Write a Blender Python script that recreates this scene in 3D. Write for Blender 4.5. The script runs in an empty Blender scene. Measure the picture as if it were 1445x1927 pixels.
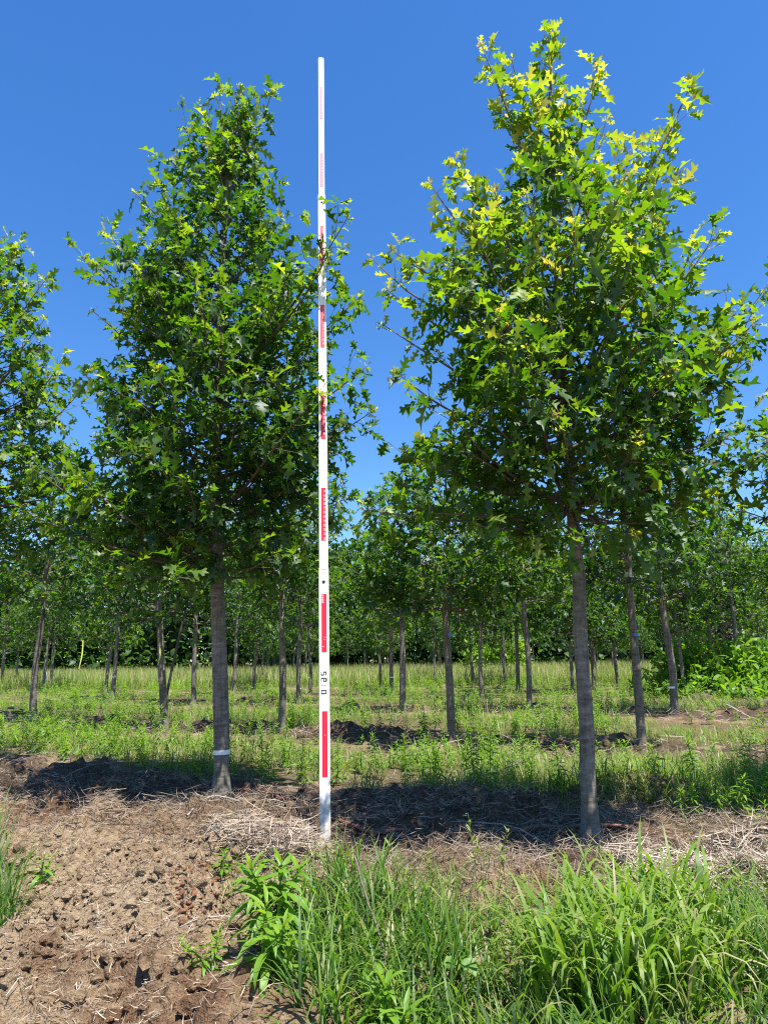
import bpy, math, random
import numpy as np
from mathutils import Matrix, Vector

# ------------------------------------------------------------------ camera, sky, sun, exposure
sc = bpy.context.scene
COL = sc.collection
W_PX, H_PX, F_PX = 1445.0, 1927.0, 1336.0          # photograph size and focal length in its pixels
PITCH, ROLL, EYE = math.radians(13.0), math.radians(0.8), 0.866
cam_d = bpy.data.cameras.new('camera')
cam_d.sensor_fit = 'VERTICAL'
cam_d.sensor_height = 24.0
cam_d.lens = 24.0 * F_PX / H_PX
cam_d.clip_start, cam_d.clip_end = 0.05, 2000
cam = bpy.data.objects.new('camera', cam_d)
COL.objects.link(cam)
cam.matrix_world = (Matrix.Translation((0, 0, EYE)) @ Matrix.Rotation(math.radians(90) + PITCH, 4, 'X')
                    @ Matrix.Rotation(-ROLL, 4, 'Z'))
sc.camera = cam

SUN_EL, SUN_AZ = math.radians(69.0), math.radians(143.0)   # azimuth clockwise from +Y (view direction)
world = bpy.data.worlds.new('World'); sc.world = world
world.use_nodes = True
wn = world.node_tree; wn.nodes.clear()
w_out = wn.nodes.new('ShaderNodeOutputWorld'); w_bg = wn.nodes.new('ShaderNodeBackground')
sky = wn.nodes.new('ShaderNodeTexSky'); sky.sky_type = 'NISHITA'; sky.sun_disc = False
sky.sun_elevation, sky.sun_rotation = SUN_EL, SUN_AZ
sky.altitude, sky.air_density, sky.dust_density, sky.ozone_density = 200, 1.0, 0.3, 3.0
hs = wn.nodes.new('ShaderNodeHueSaturation')
hs.inputs['Saturation'].default_value = 1.3
hs.inputs['Hue'].default_value = 0.5065
hs.inputs['Value'].default_value = 1.0
wn.links.new(sky.outputs[0], hs.inputs['Color'])
wn.links.new(hs.outputs[0], w_bg.inputs['Color'])
w_bg.inputs['Strength'].default_value = 0.11
wn.links.new(w_bg.outputs[0], w_out.inputs['Surface'])

sun_d = bpy.data.lights.new('sun', 'SUN')
sun_d.energy, sun_d.angle, sun_d.color = 5.0, math.radians(0.5), (1.0, 0.95, 0.87)
sun = bpy.data.objects.new('sun', sun_d); COL.objects.link(sun)
SUN_DIR = Vector((math.sin(SUN_AZ) * math.cos(SUN_EL), math.cos(SUN_AZ) * math.cos(SUN_EL), math.sin(SUN_EL)))
sun.rotation_euler = SUN_DIR.to_track_quat('Z', 'Y').to_euler()
sun.location = SUN_DIR * 30

sc.view_settings.view_transform = 'Standard'
sc.view_settings.look = 'None'
sc.view_settings.exposure, sc.view_settings.gamma = 1.15, 1.0
sc.view_settings.use_curve_mapping = False
sc.render.engine = 'CYCLES'
sc.cycles.use_denoising = False
sc.cycles.filter_width = 1.1
sc.cycles.max_bounces, sc.cycles.diffuse_bounces, sc.cycles.transmission_bounces = 5, 3, 4
sc.cycles.glossy_bounces, sc.cycles.caustics_reflective, sc.cycles.caustics_refractive = 2, False, False

rng = np.random.default_rng(11)
random.seed(11)

# ------------------------------------------------------------------ helpers
def unit(v):
    v = np.asarray(v, float)
    return v / (np.linalg.norm(v, axis=-1, keepdims=True) + 1e-12)

def ray(px, py):
    x, y = (px - W_PX / 2) / F_PX, -(py - H_PX / 2) / F_PX
    c, s = math.cos(ROLL), math.sin(ROLL)
    x, y = x * c + y * s, -x * s + y * c
    return np.array([x, math.cos(PITCH) - y * math.sin(PITCH), math.sin(PITCH) + y * math.cos(PITCH)])

SLOPE = 0.0245
def spot(px, py):
    """ground position whose base plane shows at this place of the photograph"""
    d = ray(px, py); t = -EYE / (d[2] - SLOPE * d[1])
    return d[:2] * t

def at(px, py, depth):
    """the point at a given distance in front (world y) seen at this place of the photograph"""
    d = ray(px, py); t = depth / d[1]
    return np.array([d[0] * t, depth, EYE + d[2] * t])

def project(P):
    P = np.atleast_2d(P) - np.array([0, 0, EYE])
    fw = P[:, 1] * math.cos(PITCH) + P[:, 2] * math.sin(PITCH)
    up = -P[:, 1] * math.sin(PITCH) + P[:, 2] * math.cos(PITCH)
    x, y = P[:, 0] / fw, up / fw
    c, s = math.cos(ROLL), math.sin(ROLL)
    x, y = x * c - y * s, x * s + y * c
    return np.c_[W_PX / 2 + x * F_PX, H_PX / 2 - y * F_PX, fw]

_perm = np.random.default_rng(5).random((256, 256))
def vnoise(x, y):
    xi, yi = np.floor(x).astype(int), np.floor(y).astype(int)
    fx, fy = x - xi, y - yi
    fx, fy = fx * fx * (3 - 2 * fx), fy * fy * (3 - 2 * fy)
    g = lambda a, b: _perm[a & 255, b & 255]
    return (g(xi, yi) * (1 - fx) + g(xi + 1, yi) * fx) * (1 - fy) + (g(xi, yi + 1) * (1 - fx) + g(xi + 1, yi + 1) * fx) * fy
def fbm(x, y, o=4, gain=0.5):
    s, a, t = 0.0, 1.0, 0.0
    for k in range(o):
        s = s + a * vnoise(x * 2 ** k + 17.3 * k, y * 2 ** k + 9.1 * k); t += a; a *= gain
    return s / t

class MB:
    """collects pieces and links them as one mesh object"""
    def __init__(self): self.v, self.f, self.t, self.n = [], [], [], 0
    def add(self, v, f, tone=0.0):
        v = np.asarray(v, float).reshape(-1, 3); f = np.asarray(f, int)
        self.v.append(v); self.f.append(f + self.n)
        self.t.append(np.broadcast_to(np.asarray(tone, float), (len(v),)).copy()); self.n += len(v)
    def inst(self, v, f, M, P, tone, tv=0.0):
        """copies of one small shape: M (n,3,3) with axes as columns, P (n,3), tone (n,)"""
        n = len(P)
        if not n: return
        V = np.einsum('nij,kj->nki', M, v) + P[:, None, :]
        F = f[None] + (np.arange(n) * len(v))[:, None, None]
        self.add(V.reshape(-1, 3), F.reshape(-1, f.shape[1]), (np.asarray(tone, float) * np.ones(n))[:, None].repeat(len(v), 1).ravel() + np.tile(np.broadcast_to(tv, (len(v),)), n))
    def mesh(self, name, mat, smooth=True):
        me = bpy.data.meshes.new(name)
        V = np.concatenate(self.v); me.vertices.add(len(V)); me.vertices.foreach_set('co', V.ravel())
        idx = np.concatenate([f.ravel() for f in self.f])
        size = np.concatenate([np.full(len(f), f.shape[1]) for f in self.f])
        me.loops.add(len(idx)); me.loops.foreach_set('vertex_index', idx.astype(np.int32))
        me.polygons.add(len(size))
        me.polygons.foreach_set('loop_start', np.r_[0, np.cumsum(size)[:-1]].astype(np.int32))
        me.polygons.foreach_set('use_smooth', np.full(len(size), smooth))
        a = me.attributes.new('tone', 'FLOAT', 'POINT'); a.data.foreach_set('value', np.concatenate(self.t).astype(np.float32))
        me.update(calc_edges=True); me.validate()
        if mat: me.materials.append(mat)
        return me
    def build(self, name, mat, parent=None, smooth=True, kind=None, origin=None):
        o = bpy.data.objects.new(name, self.mesh(name, mat, smooth)); COL.objects.link(o)
        if parent is not None: o.parent = parent
        if kind: o['kind'] = kind
        return o

def tag(o, label=None, cat=None, group=None, kind=None):
    if label: o['label'] = label
    if cat: o['category'] = cat
    if group: o['group'] = group
    if kind: o['kind'] = kind
    return o
def thing(name, label, cat, loc=(0, 0, 0), group=None):
    o = bpy.data.objects.new(name, None); COL.objects.link(o)
    o.location = loc; o.empty_display_size = 0.1
    return tag(o, label, cat, group)

def tube(path, rad, sides=8, wob=0.0, seed=0, cap=True):
    P = np.asarray(path, float); n = len(P); rad = np.broadcast_to(rad, (n,))
    T = unit(np.gradient(P, axis=0))
    ref = np.array([0.31, 0.95, 0.05]) if abs(T[0][2]) > 0.7 else np.array([0, 0, 1.0])
    A = unit(np.cross(T, ref)); B = np.cross(T, A)
    a = np.linspace(0, 2 * math.pi, sides, endpoint=False)
    R = rad[:, None] * np.ones((1, sides))
    if wob:
        r = np.random.default_rng(seed)
        R = R * (1 + wob * (fbm(np.cos(a)[None] * 1.3 + np.arange(n)[:, None] * 0.21 + seed, np.sin(a)[None] * 1.3 + np.arange(n)[:, None] * 0.13, 3) - 0.5) * 2)
    V = P[:, None] + R[..., None] * (A[:, None] * np.cos(a)[None, :, None] + B[:, None] * np.sin(a)[None, :, None])
    V = V.reshape(-1, 3)
    i = np.arange(n - 1)[:, None] * sides; j = np.arange(sides)[None]; k = (j + 1) % sides
    F = np.stack([i + j, i + k, i + sides + k, i + sides + j], -1).reshape(-1, 4)
    return V, F

def smooth_path(pts, n):
    """Catmull-Rom through the points"""
    p = np.asarray(pts, float); p = np.vstack([2 * p[0] - p[1], p, 2 * p[-1] - p[-2]])
    out = []
    m = len(p) - 3
    for s in np.linspace(0, m - 1e-6, n):
        k = int(s); t = s - k; a, b, c, d = p[k:k + 4]
        out.append(0.5 * (2 * b + (c - a) * t + (2 * a - 5 * b + 4 * c - d) * t * t + (3 * b - a - 3 * c + d) * t ** 3))
    return np.array(out)

def box(cx, cy, cz, sx, sy, sz):
    v = np.array([[x, y, z] for z in (-.5, .5) for y in (-.5, .5) for x in (-.5, .5)]) * [sx, sy, sz] + [cx, cy, cz]
    return v, np.array([[0, 2, 3, 1], [4, 5, 7, 6], [0, 1, 5, 4], [2, 6, 7, 3], [0, 4, 6, 2], [1, 3, 7, 5]])

# ------------------------------------------------------------------ materials
def new_mat(name):
    m = bpy.data.materials.new(name); m.use_nodes = True; m.node_tree.nodes.clear()
    nt = m.node_tree; out = nt.nodes.new('ShaderNodeOutputMaterial')
    return m, nt, out
def N(nt, t, **kw):
    n = nt.nodes.new(t)
    for k, v in kw.items(): setattr(n, k, v)
    return n
def ramp(nt, stops):
    r = nt.nodes.new('ShaderNodeValToRGB'); e = r.color_ramp.elements
    while len(e) < len(stops): e.new(0.5)
    for q, (p, c) in zip(e, stops): q.position = p; q.color = (*c, 1)
    return r

def leaf_mat(name, front, trans, share=0.5, gloss=0.03, jitter=0.12, rough=0.5):
    """thin leaf: reflects from both sides and lets coloured light through; colour follows the leaf's own age (tone)"""
    m, nt, out = new_mat(name); L = nt.links.new
    at_ = N(nt, 'ShaderNodeAttribute', attribute_name='tone')
    oi = N(nt, 'ShaderNodeObjectInfo')
    tc = N(nt, 'ShaderNodeNewGeometry')
    nz = N(nt, 'ShaderNodeTexNoise'); nz.inputs['Scale'].default_value = 9.0; nz.inputs['Detail'].default_value = 2
    L(tc.outputs['Position'], nz.inputs['Vector'])
    mm = N(nt, 'ShaderNodeMath', operation='MULTIPLY_ADD'); mm.inputs[1].default_value = jitter; L(oi.outputs['Random'], mm.inputs[0]); L(at_.outputs['Fac'], mm.inputs[2])
    m2 = N(nt, 'ShaderNodeMath', operation='MULTIPLY_ADD'); m2.inputs[1].default_value = 0.16; L(nz.outputs[0], m2.inputs[0]); L(mm.outputs[0], m2.inputs[2])
    m3 = N(nt, 'ShaderNodeMath', operation='SUBTRACT'); m3.inputs[1].default_value = 0.08 + jitter / 2; L(m2.outputs[0], m3.inputs[0])
    r1, r2 = ramp(nt, front), ramp(nt, trans)
    L(m3.outputs[0], r1.inputs[0]); L(m3.outputs[0], r2.inputs[0])
    d = N(nt, 'ShaderNodeBsdfDiffuse'); t = N(nt, 'ShaderNodeBsdfTranslucent'); g = N(nt, 'ShaderNodeBsdfGlossy')
    g.inputs['Roughness'].default_value = rough; g.inputs['Color'].default_value = (0.9, 0.95, 1, 1)
    L(r1.outputs[0], d.inputs['Color']); L(r2.outputs[0], t.inputs['Color'])
    x = N(nt, 'ShaderNodeMixShader'); x.inputs[0].default_value = share; L(d.outputs[0], x.inputs[1]); L(t.outputs[0], x.inputs[2])
    y = N(nt, 'ShaderNodeMixShader'); y.inputs[0].default_value = gloss; L(x.outputs[0], y.inputs[1]); L(g.outputs[0], y.inputs[2])
    L(y.outputs[0], out.inputs['Surface'])
    return m

M_OAK = leaf_mat('oak_leaf',
    [(0, (.012, .036, .008)), (.35, (.044, .110, .008)), (.62, (.125, .215, .013)), (.85, (.30, .35, .03)), (1, (.34, .22, .12))],
    [(0, (.016, .075, .003)), (.35, (.095, .25, .004)), (.62, (.30, .48, .008)), (.85, (.62, .66, .03)), (1, (.55, .30, .12))], 0.52, 0.03, 0.2)
M_FAR = leaf_mat('far_foliage',
    [(0, (.022, .058, .014)), (.4, (.045, .10, .022)), (.7, (.09, .15, .035)), (1, (.17, .18, .08))],
    [(0, (.035, .12, .008)), (.4, (.085, .21, .014)), (.7, (.19, .32, .03)), (1, (.25, .28, .10))], 0.45, 0.02, 0.15)
M_WEED = leaf_mat('weed_leaf',
    [(0, (.050, .12, .012)), (.5, (.13, .26, .020)), (1, (.22, .34, .03))],
    [(0, (.08, .22, .006)), (.5, (.24, .48, .012)), (1, (.44, .64, .03))], 0.45, 0.025, 0.2)
M_GRASS = leaf_mat('grass_blade',
    [(0, (.026, .058, .018)), (.35, (.062, .135, .018)), (.6, (.15, .26, .026)), (.8, (.30, .31, .11)), (1, (.46, .40, .23))],
    [(0, (.035, .11, .015)), (.35, (.11, .29, .014)), (.6, (.30, .52, .02)), (.8, (.42, .42, .12)), (1, (.45, .38, .2))], 0.45, 0.022, 0.1)

def bark_mat():
    m, nt, out = new_mat('oak_bark'); L = nt.links.new
    tc = N(nt, 'ShaderNodeTexCoord')
    mp = N(nt, 'ShaderNodeMapping'); mp.inputs['Scale'].default_value = (17, 17, 62); L(tc.outputs['Object'], mp.inputs[0])
    n1 = N(nt, 'ShaderNodeTexNoise'); n1.inputs['Scale'].default_value = 1; n1.inputs['Detail'].default_value = 5; L(mp.outputs[0], n1.inputs['Vector'])
    mp2 = N(nt, 'ShaderNodeMapping'); mp2.inputs['Scale'].default_value = (60, 60, 5); L(tc.outputs['Object'], mp2.inputs[0])
    n2 = N(nt, 'ShaderNodeTexNoise'); n2.inputs['Scale'].default_value = 1; n2.inputs['Detail'].default_value = 4; L(mp2.outputs[0], n2.inputs['Vector'])
    n3 = N(nt, 'ShaderNodeTexNoise'); n3.inputs['Scale'].default_value = 6; n3.inputs['Detail'].default_value = 3; L(tc.outputs['Object'], n3.inputs['Vector'])
    r1 = ramp(nt, [(.30, (.11, .092, .074)), (.48, (.170, .150, .125)), (.62, (.215, .192, .163)), (.80, (.30, .275, .24))])
    L(n1.outputs[0], r1.inputs[0])
    r2 = ramp(nt, [(.3, (.5, .47, .45)), (.55, (1, 1, 1)), (.8, (1.0, 1.03, .98))]); L(n2.outputs[0], r2.inputs[0])
    r3 = ramp(nt, [(.35, (.72, .74, .66)), (.6, (1, 1, 1)), (.75, (1.0, .97, .92))]); L(n3.outputs[0], r3.inputs[0])
    a = N(nt, 'ShaderNodeMix', data_type='RGBA', blend_type='MULTIPLY'); a.inputs[0].default_value = .8; L(r1.outputs[0], a.inputs[6]); L(r2.outputs[0], a.inputs[7])
    b = N(nt, 'ShaderNodeMix', data_type='RGBA', blend_type='MULTIPLY'); b.inputs[0].default_value = .9; L(a.outputs[2], b.inputs[6]); L(r3.outputs[0], b.inputs[7])
    p = N(nt, 'ShaderNodeBsdfPrincipled'); p.inputs['Roughness'].default_value = .85; L(b.outputs[2], p.inputs['Base Color'])
    ad = N(nt, 'ShaderNodeMath', operation='ADD'); L(n1.outputs[0], ad.inputs[0]); L(n2.outputs[0], ad.inputs[1])
    bp = N(nt, 'ShaderNodeBump'); bp.inputs['Strength'].default_value = .7; bp.inputs['Distance'].default_value = .006; L(ad.outputs[0], bp.inputs['Height']); L(bp.outputs[0], p.inputs['Normal'])
    L(p.outputs[0], out.inputs['Surface'])
    return m
M_BARK = bark_mat()

def plain(name, col, rough=.6, noise=.15, scale=30, metal=0, spec=.5, bump=0):
    m, nt, out = new_mat(name); L = nt.links.new
    tc = N(nt, 'ShaderNodeTexCoord'); n1 = N(nt, 'ShaderNodeTexNoise'); n1.inputs['Scale'].default_value = scale; n1.inputs['Detail'].default_value = 5
    L(tc.outputs['Object'], n1.inputs['Vector'])
    c = np.array(col)
    r = ramp(nt, [(.3, tuple(c * (1 - noise))), (.7, tuple(np.minimum(c * (1 + noise), 1)))]); L(n1.outputs[0], r.inputs[0])
    p = N(nt, 'ShaderNodeBsdfPrincipled'); p.inputs['Roughness'].default_value = rough; p.inputs['Metallic'].default_value = metal
    p.inputs['Specular IOR Level'].default_value = spec
    L(r.outputs[0], p.inputs['Base Color'])
    if bump:
        bp = N(nt, 'ShaderNodeBump'); bp.inputs['Strength'].default_value = bump; bp.inputs['Distance'].default_value = .004; L(n1.outputs[0], bp.inputs['Height']); L(bp.outputs[0], p.inputs['Normal'])
    L(p.outputs[0], out.inputs['Surface'])
    return m
M_TWIG = plain('twig_bark', (.11, .085, .065), .8, .3, 40)
M_POLE = plain('pole_white', (.76, .75, .66), .45, .03, 25)
def foot_dirt(m):
    nt = m.node_tree; L = nt.links.new; p = next(n for n in nt.nodes if n.type == 'BSDF_PRINCIPLED'); src = p.inputs['Base Color'].links[0].from_socket
    tc = next(n for n in nt.nodes if n.type == 'TEX_COORD'); sp = N(nt, 'ShaderNodeSeparateXYZ'); L(tc.outputs['Object'], sp.inputs[0])
    nz = N(nt, 'ShaderNodeTexNoise'); nz.inputs['Scale'].default_value = 34; nz.inputs['Detail'].default_value = 6; L(tc.outputs['Object'], nz.inputs['Vector'])
    mr = N(nt, 'ShaderNodeMapRange'); mr.inputs['From Min'].default_value = 0.0; mr.inputs['From Max'].default_value = .45; mr.inputs['To Min'].default_value = .22; mr.inputs['To Max'].default_value = -.12; L(sp.outputs[2], mr.inputs[0])
    ad = N(nt, 'ShaderNodeMath', operation='ADD'); L(mr.outputs[0], ad.inputs[0]); L(nz.outputs[0], ad.inputs[1])
    r = ramp(nt, [(.56, (0, 0, 0)), (.80, (.8, .8, .8))]); L(ad.outputs[0], r.inputs[0])
    mx = N(nt, 'ShaderNodeMix', data_type='RGBA'); L(r.outputs[0], mx.inputs[0]); L(src, mx.inputs[6]); mx.inputs[7].default_value = (.34, .25, .16, 1); L(mx.outputs[2], p.inputs['Base Color'])
foot_dirt(M_POLE)
M_RED = plain('pole_red', (.72, .004, .03), .5, .06, 40)
M_ROSE = plain('pole_red_glare', (.74, .035, .06), .5, .08, 60)  # middle bars a paler red: overexposure put into the colour
M_PINK = plain('pole_red_glare_top', (.76, .115, .14), .5, .08, 60)  # top bars paler still, the same overexposure painted stronger
M_BLACK = plain('black_print', (.02, .02, .02), .5, .1, 40)
M_PRINT = plain('white_print', (.80, .62, .62), .6, .05, 40)
M_GREY = plain('worn_grey_print', (.55, .52, .50), .6, .15, 60)
M_CORAL = plain('worn_coral_print', (.80, .36, .30), .6, .15, 60)
M_STICK = plain('dead_wood', (.34, .29, .24), .85, .3, 45, bump=.4)
M_DSTICK = plain('dark_dead_wood', (.12, .09, .07), .85, .35, 45, bump=.4)
M_HOSE = plain('brown_hose', (.20, .075, .045), .5, .2, 20)
M_BAND = plain('white_tape', (.80, .80, .78), .5, .06, 40)
M_BLUE = plain('blue_tape', (.05, .22, .50), .45, .08, 40)
M_STAKE = plain('dark_stake', (.055, .05, .045), .7, .3, 30)
M_RIBBON = plain('yellow_ribbon', (.66, .70, .18), .5, .08, 30)
M_WHITE = plain('white_stake', (.80, .80, .78), .6, .05, 30)
M_MOSS = plain('mossy_wood', (.055, .062, .028), .9, .5, 22, bump=.6)

def soil_mat(name, ground=True):
    """dry earth: red clay, tan crust and grey-brown straw dust; which of them lies where comes from the ground's own 'tone' (0 bare clay .. 1 green strip)"""
    m, nt, out = new_mat(name); L = nt.links.new
    g = N(nt, 'ShaderNodeNewGeometry')
    at_ = N(nt, 'ShaderNodeAttribute', attribute_name='tone')
    n1 = N(nt, 'ShaderNodeTexNoise'); n1.inputs['Scale'].default_value = 2.3; n1.inputs['Detail'].default_value = 6; n1.inputs['Roughness'].default_value = .62; L(g.outputs['Position'], n1.inputs['Vector'])
    n2 = N(nt, 'ShaderNodeTexNoise'); n2.inputs['Scale'].default_value = 38; n2.inputs['Detail'].default_value = 7; n2.inputs['Roughness'].default_value = .7; L(g.outputs['Position'], n2.inputs['Vector'])
    n3 = N(nt, 'ShaderNodeTexNoise'); n3.inputs['Scale'].default_value = 160; n3.inputs['Detail'].default_value = 4; L(g.outputs['Position'], n3.inputs['Vector'])
    r1 = ramp(nt, [(.28, (.13, .066, .036)), (.38, (.22, .135, .080)), (.47, (.33, .24, .15)), (.68, (.42, .325, .215))]); L(n1.outputs[0], r1.inputs[0])
    r2 = ramp(nt, [(.34, (.22, .18, .15)), (.47, (.75, .72, .70)), (.66, (1.12, 1.1, 1.06))]); L(n2.outputs[0], r2.inputs[0])
    a = N(nt, 'ShaderNodeMix', data_type='RGBA', blend_type='MULTIPLY'); a.inputs[0].default_value = .85; L(r1.outputs[0], a.inputs[6]); L(r2.outputs[0], a.inputs[7])
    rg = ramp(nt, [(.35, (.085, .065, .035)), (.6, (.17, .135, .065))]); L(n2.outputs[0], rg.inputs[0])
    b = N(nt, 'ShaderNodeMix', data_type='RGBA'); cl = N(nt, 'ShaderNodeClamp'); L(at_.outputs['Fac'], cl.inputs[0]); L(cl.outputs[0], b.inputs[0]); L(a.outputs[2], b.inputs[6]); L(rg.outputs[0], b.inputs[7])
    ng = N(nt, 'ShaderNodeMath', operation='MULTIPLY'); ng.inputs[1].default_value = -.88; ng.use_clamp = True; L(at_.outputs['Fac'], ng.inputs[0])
    rm = ramp(nt, [(.35, (.038, .026, .018)), (.52, (.085, .058, .040)), (.68, (.16, .118, .084))]); L(n2.outputs[0], rm.inputs[0])  # negative tone: brown row mulch, darkened to paint in the oaks' shade
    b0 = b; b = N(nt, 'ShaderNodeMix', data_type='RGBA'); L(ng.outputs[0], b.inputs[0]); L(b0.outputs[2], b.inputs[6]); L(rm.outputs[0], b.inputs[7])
    p = N(nt, 'ShaderNodeBsdfPrincipled'); p.inputs['Roughness'].default_value = .95; p.inputs['Specular IOR Level'].default_value = .15
    L(b.outputs[2], p.inputs['Base Color'])
    ad = N(nt, 'ShaderNodeMath', operation='ADD'); L(n2.outputs[0], ad.inputs[0]); L(n3.outputs[0], ad.inputs[1])
    bp = N(nt, 'ShaderNodeBump'); bp.inputs['Strength'].default_value = 1.0; bp.inputs['Distance'].default_value = .02; L(ad.outputs[0], bp.inputs['Height']); L(bp.outputs[0], p.inputs['Normal'])
    L(p.outputs[0], out.inputs['Surface'])
    return m
M_SOIL = soil_mat('dry_soil')

def straw_mat():
    m, nt, out = new_mat('dry_straw'); L = nt.links.new
    at_ = N(nt, 'ShaderNodeAttribute', attribute_name='tone')
    r = ramp(nt, [(0, (.10, .07, .05)), (.35, (.22, .17, .125)), (.7, (.38, .31, .23)), (1, (.55, .47, .36))]); L(at_.outputs['Fac'], r.inputs[0])
    p = N(nt, 'ShaderNodeBsdfPrincipled'); p.inputs['Roughness'].default_value = .75; p.inputs['Specular IOR Level'].default_value = .25
    L(r.outputs[0], p.inputs['Base Color']); L(p.outputs[0], out.inputs['Surface'])
    return m
M_STRAW = straw_mat()
M_CLAY = plain('red_clay', (.165, .082, .048), .95, .55, 90, spec=.08, bump=1.0)

# ------------------------------------------------------------------ ground
TREE_A, TREE_B, POLE_XY = spot(417, 1505), spot(1110, 1580), spot(612, 1588)
R_HAT = unit(TREE_B - TREE_A); N_HAT = np.array([-R_HAT[1], R_HAT[0]])
if N_HAT[1] < 0: N_HAT = -N_HAT
ROWS = [0.0, 3.25, 7.3, 10.9, 14.6]
def row_w(x, y): return (x - TREE_A[0]) * N_HAT[0] + (y - TREE_A[1]) * N_HAT[1]
def row_u(x, y): return (x - TREE_A[0]) * R_HAT[0] + (y - TREE_A[1]) * R_HAT[1]
def bump(x, y, c, s, h): return h * np.exp(-(((x - c[0]) / s[0]) ** 2 + ((y - c[1]) / s[1]) ** 2))

def strip(x, y):
    """0 on the bare tree rows, 1 on the green strips between them"""
    w = row_w(x, y) + 0.45 * (fbm(x * 1.1 + 3, y * 1.1, 3) - .5) * 2
    g = np.zeros_like(w)
    lo = [-9.0, ROWS[0] + .45, ROWS[1] + .45, ROWS[2] + .5, ROWS[3] + .4, ROWS[4] + .4]
    hi = [-9.0, ROWS[1] - .62, ROWS[2] - .75, ROWS[3] - .6, ROWS[4] - .5, 400]
    for a, b in zip(lo, hi): g = np.maximum(g, np.clip((w - a) / .25, 0, 1) * np.clip((b - w) / .25, 0, 1))
    return g

MOUND, HEAP, HOLE = spot(1165, 1508), spot(535, 1572), spot(770, 1320)
PIT = spot(375, 1740)
def ground_z(x, y):
    x, y = np.asarray(x, float), np.asarray(y, float)
    g = strip(x, y); w = row_w(x, y)
    z = SLOPE * y
    z = z + 0.06 * (fbm(x * .35, y * .35, 2) - .5) * np.clip((y - 4) / 6, 0, 1)
    near = np.clip(1.3 - np.hypot(x, y - 2.5) / 8, .35, 1)
    bare = 1 - g
    rough = .35 + 1.5 * np.clip((fbm(x * 1.5 + 60, y * 1.5, 2) - .36) * 3, 0, 1)
    rid = 1 - np.abs(fbm(x * 7 + 1.5 * fbm(x * 3, y * 3, 2), y * 7 + 4, 3) - .5) * 4
    step = fbm(x * 5.2 + 31, y * 5.2, 3) * 7; step = (np.floor(step) + np.clip((step - np.floor(step)) * 4, 0, 1)) / 7
    z = z + bare * near * (0.09 * (fbm(x * 2.6 + 7, y * 2.6, 3) - .5) + 0.040 * rough * (np.clip(rid, -1, 1) - .3) + 0.25 * (step - .5)
                           + 0.050 * rough * (fbm(x * 17, y * 17, 4) - .5) + .02 * (fbm(x * 47, y * 47, 2) - .5))
    for k, r in enumerate(ROWS[1:]):
        bank = np.exp(-((w - r - .32) / .22) ** 2) * np.clip((fbm(x * 1.7 + 11 * k, y * 1.7, 3) - .49) * 6, 0, 1)
        z = z + .13 * bank * (.35 + 1.3 * fbm(x * 5, y * 5, 4)) + .05 * bank * (fbm(x * 14, y * 14, 3) - .5)
    z = z + bump(x, y, MOUND, (.36, .18), .15) + bump(x, y, MOUND + [.34, -.05], (.25, .14), .08) + bump(x, y, HEAP, (.26, .16), .09)
    z = z + bump(x, y, HEAP + [-.22, .0], (.3, .12), .04) - bump(x, y, PIT, (.16, .10), .07) + bump(x, y, PIT + [-.05, .12], (.22, .07), .05)
    for c, rr in ((TREE_A, .35), (TREE_B, .35), (POLE_XY, .30)):
        k = np.exp(-((x - c[0]) ** 2 + (y - c[1]) ** 2) / rr ** 2); z = z * (1 - k) + (SLOPE * y - .012) * k
    return z

def axis(fine_lo, fine_hi, step, far_lo, far_hi, grow):
    a = list(np.arange(fine_lo, fine_hi + 1e-6, step)); s, x = step, fine_hi
    while x < far_hi: s *= grow; x += s; a.append(x)
    s, x = step, fine_lo
    while x > far_lo: s *= grow; x -= s; a.insert(0, x)
    return np.array(a)
gx = axis(-2.6, 2.6, .019, -420, 420, 1.05)
gy = axis(1.6, 5.9, .019, -60, 800, 1.05)
GX, GY = np.meshgrid(gx, gy)
GZ = ground_z(GX, GY)
mb = MB()
ni, nj = len(gy), len(gx)
ii = np.arange(ni - 1)[:, None] * nj; jj = np.arange(nj - 1)[None]
gf = np.stack([ii + jj, ii + jj + 1, ii + jj + 1 + nj, ii + jj + nj], -1).reshape(-1, 4)
def mulch_shade(x, y):  # dark row mulch, with the shade under the oaks painted into its colour
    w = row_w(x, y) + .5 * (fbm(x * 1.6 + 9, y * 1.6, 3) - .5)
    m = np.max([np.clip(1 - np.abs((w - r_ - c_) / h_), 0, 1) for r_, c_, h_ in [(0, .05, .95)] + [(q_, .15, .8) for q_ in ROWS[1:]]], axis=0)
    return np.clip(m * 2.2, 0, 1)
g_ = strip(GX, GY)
mb.add(np.stack([GX, GY, GZ], -1), gf, np.where(g_ > .05, g_ * .9, -mulch_shade(GX, GY)).ravel())
tag(mb.build('ground', M_SOIL), 'dry tan and red earth with green strips between the tree rows', kind='structure')

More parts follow.
